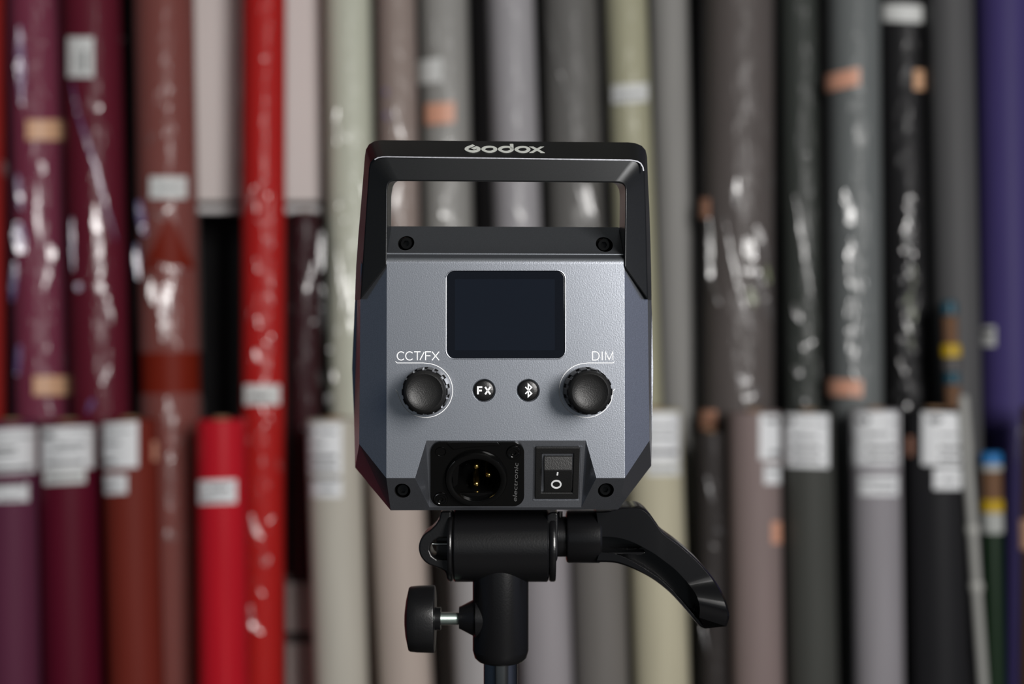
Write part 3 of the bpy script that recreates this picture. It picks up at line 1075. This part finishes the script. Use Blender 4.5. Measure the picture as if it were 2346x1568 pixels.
hst(825.5, 688, 886, 608, 812.5, 690)
hst(829, 640, 886.2, 570, 815.5, 610)
hst(834, 560, 886.5, 520, 820, 545)
hst(840, 470, 886.8, 470, 826, 475)
hst(843.5, 420, 887, 440, 831, 415)
hst(845.5, 386, 888, 428, 835.5, 358, 2.8)
hst(849, 373, 890.5, 421, 838, 342, 1.6, 0.001)
hst(857, 363.5, 895, 417, 845, 330, 0.4, 0.002)
hst(871, 358.5, 903, 415.3, 857, 323, -0.6, 0.0025)
hst(886, 358, 915, 415.2, 874, 320.5, -1.0, 0.003)
for t in (0.2, 0.4, 0.6, 0.8):
    hst(886 + (1446 - 886) * t, 358 + 8 * t, 915 + (1405 - 915) * t, 415.2 + 3.6 * t, 874 + (1440 - 874) * t, 320.5 + 5 * t, -1.0, 0.003)
hst(1446, 366, 1405, 418.8, 1440, 325.5, -1.0, 0.003)
hst(1460, 368, 1417, 419.3, 1455, 327, -0.6, 0.0025)
hst(1470, 375, 1426, 422, 1470, 333, 0.4, 0.002)
hst(1475.5, 386, 1431.5, 427, 1479, 343, 1.6, 0.001)
hst(1477, 400, 1433, 436, 1482.5, 357, 2.8)
hst(1477.8, 430, 1433, 450, 1485, 420)
hst(1479.5, 480, 1432.5, 490, 1488, 480)
hst(1481.5, 560, 1431.5, 540, 1490.5, 560)
hst(1483, 630, 1431, 580, 1492, 620)
hst(1484.5, 688, 1430.5, 612, 1493, 690)
hst_n = len(HS)
V, F = [], []
for of, inf, ob, ib in HS:
    V += [of, inf, ib, ob]
for i in range(hst_n - 1):
    for a in range(4):
        b = (a + 1) % 4
        F.append((i * 4 + a, i * 4 + b, i * 4 + 4 + b, i * 4 + 4 + a))
F += [(0, 1, 2, 3), tuple((hst_n - 1) * 4 + k for k in (3, 2, 1, 0))]
hd = new_obj('carry_handle', V, F, M['handle'], lamp)
bevel(hd, 0.0006, 3, 32, 50)


# --- print helpers: strokes in a plane
def strokes(paths, wpx, pl, off=0.00012, thick=0.00008, butt=False):
    mb = Mesh()
    for path, closed in paths:
        n = len(path)
        lft, rgt = [], []
        for i in range(n):
            if closed:
                a, b, c = path[(i - 1) % n], path[i], path[(i + 1) % n]
            else:
                a, b, c = path[max(i - 1, 0)], path[i], path[min(i + 1, n - 1)]
            d1 = Vector((b[0] - a[0], b[1] - a[1])) if a != b else Vector((c[0] - b[0], c[1] - b[1]))
            d2 = Vector((c[0] - b[0], c[1] - b[1])) if c != b else d1
            d1.normalize(); d2.normalize()
            t = (d1 + d2)
            t = t.normalized() if t.length > 1e-6 else d1
            nn = Vector((-t.y, t.x))
            k = 1 / max(0.35, abs(nn.dot(Vector((-d1.y, d1.x)))))
            lft.append((b[0] + nn.x * wpx / 2 * k, b[1] + nn.y * wpx / 2 * k))
            rgt.append((b[0] - nn.x * wpx / 2 * k, b[1] - nn.y * wpx / 2 * k))
        m = n
        Vv = [pl.at(x, y, off) for x, y in lft] + [pl.at(x, y, off) for x, y in rgt]
        Vv += [p - pl.n * thick for p in Vv]
        Ff = []
        rng = range(n) if closed else range(n - 1)
        for i in rng:
            j = (i + 1) % n
            Ff += [(i, j, m + j, m + i), (2 * m + i, 3 * m + i, 3 * m + j, 2 * m + j), (i, 2 * m + i, 2 * m + j, j), (m + i, m + j, 3 * m + j, 3 * m + i)]
        if not closed:
            for i in (0, n - 1):
                Ff.append((i, m + i, 3 * m + i, 2 * m + i))
        mb.add(Vv, Ff)
    return mb


def arc(cx, cy, r, a0, a1, n=24, ry=None):
    return [(cx + r * math.cos(math.radians(a0 + (a1 - a0) * k / n)), cy + (ry or r) * math.sin(math.radians(a0 + (a1 - a0) * k / n))) for k in range(n + 1)]


def glyph(ch, x, y, w, h):
    """single-line letters in the box x..x+w, y..y+h (y grows downwards)"""
    q = lambda a, b: (x + w * a, y + h * b)
    if ch == 'C':
        return [(arc(x + w * .52, y + h * .5, w * .5, -42, -318, 22, h * .5), False)]
    if ch == 'T':
        return [([q(0, 0), q(1, 0)], False), ([q(.5, 0), q(.5, 1.03)], False)]
    if ch == '/':
        return [([q(1, 0), q(0, 1)], False)]
    if ch == 'F':
        return [([q(0.04, 1.03), q(0.04, 0), q(1, 0)], False), ([q(0.04, .48), q(.9, .48)], False)]
    if ch == 'X':
        return [([q(0, -.02), q(1, 1.03)], False), ([q(1, -.02), q(0, 1.03)], False)]
    if ch == 'D':
        return [([q(0, 0), q(.45, 0)] + arc(x + w * .45, y + h * .5, w * .55, -90, 90, 14, h * .5)[1:] + [q(0, 1)], True)]
    if ch == 'I':
        return [([q(0, -.03), q(0, 1.03)], False)]
    if ch == 'M':
        return [([q(0, 1.03), q(0, 0), q(.5, .95), q(1, 0), q(1, 1.03)], False)]
    return []


t = []
for ch, x, w in (('C', 909.5, 18), ('C', 929, 18), ('T', 948.5, 15), ('/', 962, 10), ('F', 974.5, 13), ('X', 989.5, 16.5)):
    t += glyph(ch, x, 806.5, w, 19)
strokes(t, 2.25, FACE).build('printed_text', M['white'], lamp)['label'] = 'white lettering over left knob'
t = []
for ch, x, w in (('D', 1357.5, 15), ('I', 1379.5, 0), ('M', 1387, 17)):
    t += glyph(ch, x, 806.5, w, 19)
strokes(t, 2.25, FACE).build('printed_text', M['white'], lamp)['label'] = 'white lettering over right knob'
# ring lines
lp = [(906, 828.5), (910, 832), (970, 832)] + arc(975, 895, 62, -92, 160, 48)[2:] + [(909.5, 897), (906, 893)]
strokes([(lp, False)], 1.6, FACE).build('printed_ring', M['white'], lamp)
rp = [(1408, 829), (1404, 832), (1348, 832)] + arc(1343, 895, 62, -88, -340, 48)[2:] + [(1404.5, 896), (1409, 891.5)]
strokes([(rp, False)], 1.6, FACE).build('printed_ring', M['white'], lamp)

# worn bright metal along the front top edge of the handle
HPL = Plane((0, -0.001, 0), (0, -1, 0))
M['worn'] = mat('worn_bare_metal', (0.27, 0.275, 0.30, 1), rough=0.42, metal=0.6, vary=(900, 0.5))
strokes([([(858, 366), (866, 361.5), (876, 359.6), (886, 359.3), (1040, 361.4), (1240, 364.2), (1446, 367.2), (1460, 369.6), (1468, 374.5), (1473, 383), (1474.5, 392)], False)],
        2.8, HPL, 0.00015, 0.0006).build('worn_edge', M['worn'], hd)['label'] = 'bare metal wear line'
# --- screen
scr = new_obj('screen', *prism(FACE, rrect(1023.5, 621.5, 1293.5, 821, 18), -0.0002, 0.0009), M['screen'], lamp)
bevel(scr, 0.00025, 2, 30)
dp = new_obj('display_panel', *prism(FACE, rrect(1042, 640, 1271, 803, 2, 2), -0.00013, 0.00008), M['display'], scr)


# --- knobs
def knob(cx, cy, capx):
    c = FACE.at(cx, cy, 0)
    n = (0, -1, 0)
    R = 54 * PX

    def rf(a, h):
        if 0.0035 < h < 0.0155:
            s = (a / (2 * math.pi) * 14) % 1.0
            return 0.925 if 0.30 < s < 0.70 else 1.0
        return 1.0
    prof = [(R * 0.98, 0.0), (R, 0.0006), (R, 0.0030), (R, 0.0036), (R * 0.99, 0.0075), (R * 0.965, 0.0115), (R * 0.955, 0.0145), (R * 0.945, 0.0153), (R * 0.90, 0.0157), (R * 0.88, 0.0155)]
    V1, F1 = lathe(c, n, prof, 196, rf)
    k = new_obj('control_knob', V1, F1, M['knob'], lamp, 28)
    V1, F1 = lathe(c, n, [(R * 0.895, 0.0150), (R * 0.895, 0.0157), (R * 0.86, 0.0164), (R * 0.80, 0.0170), (R * 0.74, 0.0173), (R * 0.72, 0.0171), (R * 0.5, 0.0165), (R * 0.25, 0.0162), (0, 0.0161)], 64)
    new_obj('knob_cap', V1, F1, M['cap'], k, 50)
    return k


knob(977.5, 895, 969)
knob(1343.5, 895, 1352)


# --- push buttons
def button(cx, cy):
    c = FACE.at(cx, cy, 0)
    R = 24.3 * PX
    V1, F1 = lathe(c, (0, -1, 0), [(R, -0.0022), (R, -0.0001), (R * 0.96, 0.00035), (R * 0.85, 0.00055), (R * 0.5, 0.00075), (0, 0.0008)], 56)
    return new_obj('push_button', V1, F1, M['black'], lamp, 50)


bt = button(1109, 895)
t = glyph('F', 1094.5, 887.5, 10.5, 16) + glyph('X', 1111.5, 887.5, 12, 16)
strokes(t, 4.0, FACE, 0.00095, 0.0004).build('printed_letters', M['white'], bt)
bt = button(1210, 895)
t = [([(1203.5, 887), (1218, 902), (1210.3, 909), (1210.3, 881), (1218, 888), (1203.5, 903)], False)]
strokes(t, 3.0, FACE, 0.00095, 0.0004).build('printed_symbol', M['white'], bt)

# --- logo on the sloping top of the handle
a, b, c3, d4 = L(886, 358, -1), L(1446, 366, -1), L(1440, 325.5, 22), L(874, 320.5, 22)
tn = (b - a).cross(d4 - a).normalized()
TOP = Plane(a, tn)


def ell(cx, cy, rx, ry, n=40):
    return [(cx + rx * math.cos(2 * math.pi * k / n), cy + ry * math.sin(2 * math.pi * k / n)) for k in range(n)]


def band(outer, inner, mb, pl, off=0.0002):
    v, f = ringprism(pl, outer, inner, off, 0.0001)
    mb.add(v, f)


def poly(pts, mb, pl, off=0.0002):
    v, f = prism(pl, pts, off, 0.0001)
    mb.add(v, f)


sx, sy = 210 / 2346.0, 60 / 670.0
T = lambda x, y: (1050 + x * sx, 310 + y * sy)
mb = Mesh()
for (cx, cy) in ((792, 353), (1218, 356), (1642, 360)):
    X, Y = T(cx, cy)
    band(ell(X, Y, 204 * sx, 84 * sy), ell(X, Y, 109 * sx, 42 * sy), mb, TOP)
poly([T(1318, 222), T(1408, 215), T(1418, 360), T(1330, 360)], mb, TOP)
poly([T(1808, 290), T(1918, 288), T(2215, 444), T(2100, 444)], mb, TOP)
poly([T(2100, 290), T(2198, 290), T(1915, 440), T(1820, 440)], mb, TOP, 0.00021)
# the first letter: open bowl with a folded bar
X, Y = T(365, 350)
out_, inn_ = [], []
for k in range(31):
    a_ = math.radians(-42 + (222) * k / 30)
    out_.append((X + 205 * sx * math.cos(a_), Y + 84 * sy * math.sin(a_)))
    inn_.append((X + 110 * sx * math.cos(a_), Y + 36 * sy * math.sin(a_)))
n = len(out_)
for i in range(n - 1):
    poly([out_[i], out_[i + 1], inn_[i + 1], inn_[i]], mb, TOP)
poly([T(160, 350), T(172, 318), T(215, 290), T(365, 232), T(425, 262), T(300, 312), T(268, 330), T(255, 350)], mb, TOP)
poly([T(325, 332), T(462, 278), T(520, 294), T(475, 330), T(392, 362)], mb, TOP, 0.00021)
mb.build('printed_logo', M['logo'], hd)

# --- three pin socket
OUT = rrect(986, 1014.5, 1201, 1161, 24, 11)


def match(outline, cx, cy, r, ry=None):
    """points of a circle at the angles of the outline's points"""
    o = []
    for x, y in outline:
        a = math.atan2(y - cy, x - cx)
        o.append((cx + r * math.cos(a), cy + (ry or r) * math.sin(a)))
    return o


fl = new_obj('socket_flange', *ringprism(PORT, OUT, match(OUT, 1091, 1092, 62, 60), 0.0010, 0.0014), M['xlr'], lamp)
bevel(fl, 0.0003, 3, 30)
cc = PORT.at(1091, 1092, 0)
Ri, Ro = 56 * PX * 1.0, 73 * PX
V1, F1 = lathe(cc, PORT.n, [(Ro, 0.0008), (Ro * 0.985, 0.0022), (Ro * 0.95, 0.0028), (Ri * 1.06, 0.0030), (Ri * 1.01, 0.0028), (Ri, 0.0023), (Ri, -0.0125), (0, -0.0125)], 72)
cup = new_obj('socket_cup', V1, F1, M['xlr'], lamp, 35)
for x, y in ((1091, 1071), (1119.5, 1091), (1091, 1112)):
    c = PORT.at(x, y, -0.0022)
    r = 7.2 * PX
    V1, F1 = lathe(c, PORT.n, [(r, -0.009), (r, -0.0008), (r * 0.85, -0.0002), (r * 0.5, 0.0001), (0, 0.0002)], 24)
    new_obj('contact_pin', V1, F1, M['gold'], cup, 50)
# small key notch inside the cup
V1, F1 = prism(PORT, [(1040, 1058), (1052, 1064), (1048, 1110), (1040, 1118), (1036, 1092)], 0.0008, 0.010)
new_obj('key_rib', V1, F1, M['xlr'], cup)
for x, y, rr_ in ((1177, 1036, 17), (1010, 1143, 17), (1010, 1035, 13)):
    c = PORT.at(x, y, 0.0009)
    R = rr_ * PX
    if rr_ > 15:
        prof = [(R, -0.0002), (R, 0.0004), (R * 0.9, 0.0008), (R * 0.7, 0.0008), (R * 0.62, 0.0006), (R * 0.36, 0.0006), (R * 0.3, -0.0001), (0, -0.0001)]
    else:
        prof = [(R, 0.0), (R * 0.93, 0.0004), (R * 0.82, 0.0003), (R * 0.76, -0.0003), (0, -0.0004)]
    V1, F1 = lathe(c, PORT.n, prof, 40)
    new_obj('flange_screw' if rr_ > 15 else 'flange_hole', V1, F1, M['xlr'], fl, 35)
# latch bump, upper left of the flange
V1, F1 = prism(PORT, [(1024, 1017), (1040, 1031), (1060, 1027), (1120, 1022), (1148, 1022), (1140, 1016), (1060, 1015)], 0.0016, 0.0008)
lt = new_obj('latch_rib', V1, F1, M['xlr'], fl)
bevel(lt, 0.0002, 2, 30)
# embossed lettering running up the right rim
fc = bpy.data.curves.new('lettering', 'FONT')
fc.body = 'electronic'
fc.size = 1.0
fc.extrude = 0.0
fo = bpy.data.objects.new('lettering', fc)
COL.objects.link(fo)
bpy.context.view_layer.update()
fme = bpy.data.meshes.new_from_object(fo.evaluated_get(bpy.context.evaluated_depsgraph_get()))
bpy.data.objects.remove(fo)
xs = [v.co.x for v in fme.vertices]
ys = [v.co.y for v in fme.vertices]
x0, x1 = min(xs), max(xs)
V1 = []
for v in fme.vertices:
    s = (v.co.x - x0) / (x1 - x0)
    h = v.co.y
    px = 1187.5 - h * 14 - (1 - s) * 3.5
    py = 1150 - 88 * s + h * -3.0
    V1.append(PORT.at(px, py, 0.0012))
F1 = [tuple(p.vertices) for p in fme.polygons]
new_obj('embossed_lettering', V1, F1, M['emboss'], fl)

# --- rocker switch
fr_o = [(1227, 1026), (1329, 1026), (1325, 1144.5), (1225, 1144.5)]
fr_i = [(1242, 1041), (1314, 1041), (1311, 1130), (1240, 1130)]
sw = new_obj('switch_frame', *ringprism(PORT, fr_o, fr_i, 0.0012, 0.0050), M['rubber'], lamp)
bevel(sw, 0.0004, 3, 30)
# rocker as a lofted side profile
prof = [(1043, -0.0030), (1044, 0.0002), (1047, 0.0008), (1078, 0.0030), (1081, 0.0029), (1126, 0.0006), (1129, -0.0004), (1129.5, -0.003)]
V1 = []
for y, off in prof:
    a_ = PORT.at(1246, y, off)
    b2_ = PORT.at(1311, y, off)
    V1 += [a_, b2_]
F1 = [(2 * i, 2 * i + 1, 2 * i + 3, 2 * i + 2) for i in range(len(prof) - 1)]
F1 += [tuple(2 * i for i in range(len(prof))), tuple(2 * i + 1 for i in reversed(range(len(prof)))), (0, 1, 2 * len(prof) - 1, 2 * len(prof) - 2)]
rk = new_obj('rocker', V1, F1, M['cap'], sw)
bevel(rk, 0.0003, 3, 30)
RP = Plane(PORT.at(1275, 1081, 0.0029), (PORT.at(1300, 1081, 0.0029) - PORT.at(1250, 1081, 0.0029)).cross(PORT.at(1275, 1126, 0.0006) - PORT.at(1275, 1081, 0.0029)))
mb = strokes([(circ(1274.5, 1110.5, 10.3, 28, 8.2), True), ([(1277.8, 1082.8), (1276.6, 1090.0)], False)], 3.6, RP, 0.0001, 0.00008)
mb.build('printed_symbols', M['white'], rk)

# ================================================================== the stand
DS = 0.522
sp = DS * K
post = W(1147, 1400, DS)
stand = empty('light_stand', (post.x, post.y, 0.0), 'black tilting stand head on a chrome post with a curved lever, carrying the lamp', 'light stand')


def S(px, py, dd=0.0):
    return W(px, py, DS + dd) - stand.location


cz = S(1147, 1250)
rb = 83 * sp
# tilt barrel along x
c = S(1040, 1250)
Lx = (1256 - 1040) * sp
V1, F1 = lathe(c, (1, 0, 0), [(0, 0), (rb * 0.96, 0), (rb, 0.0006), (rb, Lx - 0.0006), (rb * 0.96, Lx), (0, Lx)], 72)
brl = new_obj('tilt_barrel', V1, F1, M['stand'], stand, 40)
# socket: vertical, fillet to the barrel
rs = 64 * sp
zt, zb = S(0, 1300).z, S(0, 1520).z
c = Vector((S(1147, 1400).x, S(1147, 1400).y, 0))
prof = [(0, zb), (rs * 0.55, zb), (rs * 0.80, zb + 0.0009), (rs * 0.93, zb + 0.0022), (rs, zb + 0.0048), (rs, zt), (0, zt)]
V1, F1 = lathe(c, (0, 0, 1), prof, 72)
sk = new_obj('post_socket', V1, F1, M['stand'], stand, 40)
# flanges left and right with the yoke
for (x0, x1, rr_) in ((1028, 1038, 1.0), (1258, 1272, 1.0)):
    c = S(x0, 1250)
    Lx = (x1 - x0) * sp
    V1, F1 = lathe(c, (1, 0, 0), [(0, 0), (rb * 0.97, 0), (rb * 0.995, 0.0005), (rb * 0.995, Lx - 0.0005), (rb * 0.97, Lx), (0, Lx)], 64)
    new_obj('friction_disc', V1, F1, M['stand'], stand, 40)


def sidepoly(pts, dist0, depth):
    """prism in the picture-parallel plane"""
    fr = [S(x, y, dist0) for x, y in pts]
    bk = [p + Vector((0, depth, 0)) for p in fr]
    n = len(fr)
    return fr + bk, [tuple(range(n)), tuple(range(2 * n - 1, n - 1, -1))] + [(i, (i + 1) % n, (i + 1) % n + n, i + n) for i in range(n)]


# right cheek
V1, F1 = sidepoly([(1262, 1174), (1277, 1174), (1279, 1182), (1279, 1262), (1277, 1285), (1262, 1304), (1256, 1332), (1252, 1300), (1252, 1180)], -0.0085, 0.017)
q = new_obj('cheek_plate', V1, F1, M['stand'], stand)
bevel(q, 0.001, 3, 30)
# left cheek with the umbrella-clamp loop
lo = []
lo += [(1034, 1172), (1010, 1172), (1006, 1190), (997, 1204)]
lo += arc(1003, 1256, 44, -115, -245, 18)
lo += [(1008, 1304), (1021, 1312), (1025, 1331), (1034, 1331)]
hole = [(1033.5, 1234), (1006, 1234), (995, 1240), (987, 1250), (985, 1260), (990, 1272), (1000, 1282), (1033.5, 1282)]
outl = lo + hole[:0]
V1, F1 = sidepoly(lo[:] + list(reversed([(1034, 1282), (1001, 1282), (990, 1274), (985, 1262), (987, 1249), (994, 1240), (1005, 1234), (1034, 1234)][::-1])), -0.007, 0.014)
q = new_obj('clamp_loop', V1, F1, M['stand'], stand)
bevel(q, 0.0012, 3, 30)
V1, F1 = sidepoly([(1000, 1228), (1034, 1228), (1034, 1288), (1000, 1288)], 0.002, 0.004)
new_obj('loop_web', V1, F1, M['stand'], stand)
V1, F1 = lathe(S(990, 1247, -0.001), (1, 0, 0), [(0, 0), (2.5 * sp, 0), (2.5 * sp, 46 * sp), (0, 46 * sp)], 16)
new_obj('clamp_pin', V1, F1, M['zinc'], stand, 40)
# yoke to the lamp's base: block between the cheeks
V1, F1 = sidepoly([(1012, 1173), (1262, 1173), (1262, 1186), (1012, 1186)], 0.0035, 0.016)
q = new_obj('mounting_yoke', V1, F1, M['stand'], stand)
bevel(q, 0.0008, 2, 30)

# lever neck, hub
V1, F1 = lathe(S(1276, 1230), (1, 0, 0), [(0, 0), (46 * sp, 0), (46 * sp, 26 * sp), (0, 26 * sp)], 48)
nk = new_obj('lever_neck', V1, F1, M['stand'], stand, 40)
V1, F1 = lathe(S(1296, 1230), (1, 0, 0), [(0, 0), (52 * sp, 0), (58 * sp, 2 * sp), (60 * sp, 6 * sp), (60 * sp, 76 * sp), (57 * sp, 80 * sp), (0, 82 * sp)], 64)
hub = new_obj('lever_hub', V1, F1, M['stand'], stand, 30)


def smooth_curve(pts, n=6):
    P_ = [Vector((p[0], p[1], 0)) for p in pts]
    out = []
    for i in range(len(P_) - 1):
        p0 = P_[max(i - 1, 0)]; p1 = P_[i]; p2 = P_[i + 1]; p3 = P_[min(i + 2, len(P_) - 1)]
        for k in range(n):
            t = k / n
            q = 0.5 * ((2 * p1) + (p2 - p0) * t + (2 * p0 - 5 * p1 + 4 * p2 - p3) * t * t + (3 * p1 - p0 - 3 * p2 + p3) * t ** 3)
            out.append((q.x, q.y))
    out.append((P_[-1].x, P_[-1].y))
    return out


# lever: shell loft between an upper and a lower edge; hollow towards the viewer
UP = smooth_curve([(1366, 1171), (1392, 1170), (1425, 1162), (1462, 1160), (1484, 1172), (1502, 1196), (1520, 1220), (1560, 1250), (1604, 1290), (1640, 1334), (1662, 1375), (1671, 1412), (1664, 1436)], 6)
LW = smooth_curve([(1366, 1289), (1392, 1289), (1412, 1291), (1436, 1298), (1462, 1309), (1488, 1323), (1510, 1338), (1534, 1358), (1555, 1380), (1574, 1402), (1592, 1424), (1604, 1436), (1616, 1441)], 6)
N = len(UP)
# inner edges of the hollow
IU = smooth_curve([(1374, 1230), (1402, 1231), (1422, 1234), (1448, 1242), (1474, 1255), (1500, 1270), (1522, 1286), (1544, 1303), (1563, 1322), (1581, 1343), (1596, 1366), (1603, 1392), (1602, 1416)], 6)
IL = smooth_curve([(1374, 1266), (1398, 1268), (1416, 1272), (1440, 1282), (1468, 1298), (1492, 1313), (1514, 1329), (1537, 1350), (1558, 1373), (1576, 1394), (1588, 1408), (1594, 1415), (1599, 1419)], 6)
V1, F1 = [], []
D0, D1, DH = -0.0080, 0.0080, 0.004
def bulge(p):
    t = (p[1] - 1390) / 52.0
    return -0.0045 * max(0.0, 1 - t * t) ** 1.2


for i in range(N):
    # rounded top edge: front rim recedes slightly
    V1 += [S(*UP[i], D0 + 0.0025 + bulge(UP[i])), S(UP[i][0] * 0.93 + IU[i][0] * 0.07, UP[i][1] * 0.93 + IU[i][1] * 0.07, D0 + 0.0005 + bulge(UP[i])),
           S(*IU[i], D0 + bulge(IU[i])), S(*IU[i], D0) + Vector((0, DH - D0, 0)), S(*IL[i], D0) + Vector((0, DH - D0, 0)), S(*IL[i], D0),
           S(LW[i][0] * 0.8 + IL[i][0] * 0.2, LW[i][1] * 0.8 + IL[i][1] * 0.2, D0), S(*LW[i], D0 + 0.001),
           S(*LW[i], D0) + Vector((0, D1 - D0, 0)), S(*UP[i], D0) + Vector((0, D1 - D0, 0))]
m_ = 10
for i in range(N - 1):
    for a_ in range(m_):
        b2_ = (a_ + 1) % m_
        F1.append((i * m_ + a_, i * m_ + b2_, (i + 1) * m_ + b2_, (i + 1) * m_ + a_))
F1.append(tuple(range(m_)))
# close the tip: round nose
e0 = (N - 1) * m_
F1.append(tuple(e0 + k for k in reversed(range(m_))))
lv = new_obj('curved_lever', V1, F1, M['lever'], stand)
bevel(lv, 0.0008, 3, 28, 50)
# rib inside the root of the hollow
V1, F1 = sidepoly([(1372, 1264), (1400, 1266), (1480, 1266), (1470, 1272), (1372, 1269)], -0.0068, 0.008)
q = new_obj('lever_rib', V1, F1, M['lever'], stand)
bevel(q, 0.0003, 2, 30)
# push button stud at the top of the neck
V1, F1 = lathe(S(1283, 1176), (0, 0, 1), [(0, -0.002), (6 * sp, -0.002), (6 * sp, 0.0006), (0, 0.0006)], 20)
new_obj('stud', V1, F1, M['stand'], stand, 40)

# post clamp knob on the left
V1, F1 = lathe(S(1112, 1416), (-1, 0, 0), [(0, 0), (50 * sp, 0), (50 * sp, 22 * sp), (42 * sp, 26 * sp), (27 * sp, 55 * sp), (25 * sp, 60 * sp), (0, 60 * sp)], 48)
new_obj('clamp_boss', V1, F1, M['stand'], stand, 35)
prof = [(0, 0)]
for k in range(26):
    h = k * 2.2 * sp
    prof += [(13.2 * sp, h), (15.6 * sp, h + 1.1 * sp)]
prof += [(13 * sp, 57.5 * sp), (0, 57.5 * sp)]
V1, F1 = lathe(S(1062, 1418), (-1, 0, 0), prof, 32)
new_obj('threaded_screw', V1, F1, M['zinc'], stand, 20)
prof = [(0, 0), (26 * sp, 0), (26 * sp, 15 * sp), (0, 15 * sp)]
V1, F1 = lathe(S(1010, 1418), (-1, 0, 0), prof, 40)
kn_c = new_obj('knob_collar', V1, F1, M['stand'], stand, 40)
R = 77 * sp


def rk_(a, h):
    return 1 - 0.035 * (0.5 + 0.5 * math.cos(6 * a))


prof = [(0, 0), (R * 0.95, 0), (R * 0.99, 1.5 * sp), (R, 4 * sp), (R * 0.985, 40 * sp), (R * 0.965, 56 * sp), (R * 0.93, 60 * sp), (R * 0.6, 66 * sp), (R * 0.3, 69 * sp), (0, 70 * sp)]
V1, F1 = lathe(S(997, 1419), (-1, 0, 0), prof, 72, rk_)
new_obj('clamp_knob', V1, F1, M['black'], stand, 40)

# chrome post down to the base, legs
rp_ = 39 * sp
V1, F1 = lathe((0, 0, 0), (0, 0, 1), [(0, 0.28), (rp_, 0.28), (rp_, S(0, 1505).z), (0, S(0, 1505).z)], 48)
new_obj('post', V1, F1, M['chrome'], stand, 40)['label'] = 'chrome post'
V1, F1 = lathe((0, 0, 0), (0, 0, 1), [(0, 0.05), (0.012, 0.05), (0.012, 0.60), (0.016, 0.60), (0.016, 0.64), (0, 0.64)], 40)
new_obj('lower_tube', V1, F1, M['black'], stand, 40)
for k in range(3):
    a_ = math.radians(90 + 120 * k)
    d = Vector((math.cos(a_) * 0.42, math.sin(a_) * 0.42, -0.42))
    p0 = Vector((math.cos(a_) * 0.012, math.sin(a_) * 0.012, 0.435))
    V1, F1 = lathe(p0, d, [(0, 0), (0.007, 0), (0.007, d.length), (0.009, d.length), (0.009, d.length + 0.012), (0, d.length + 0.012)], 20)
    new_obj('leg', V1, F1, M['black'], stand, 40)
    p1 = Vector((0, 0, 0.10))
    p2 = p0 + d * 0.5
    dd2 = p2 - p1
    V1, F1 = lathe(p1, dd2, [(0, 0), (0.004, 0), (0.004, dd2.length), (0, dd2.length)], 16)
    new_obj('brace', V1, F1, M['black'], stand, 40)
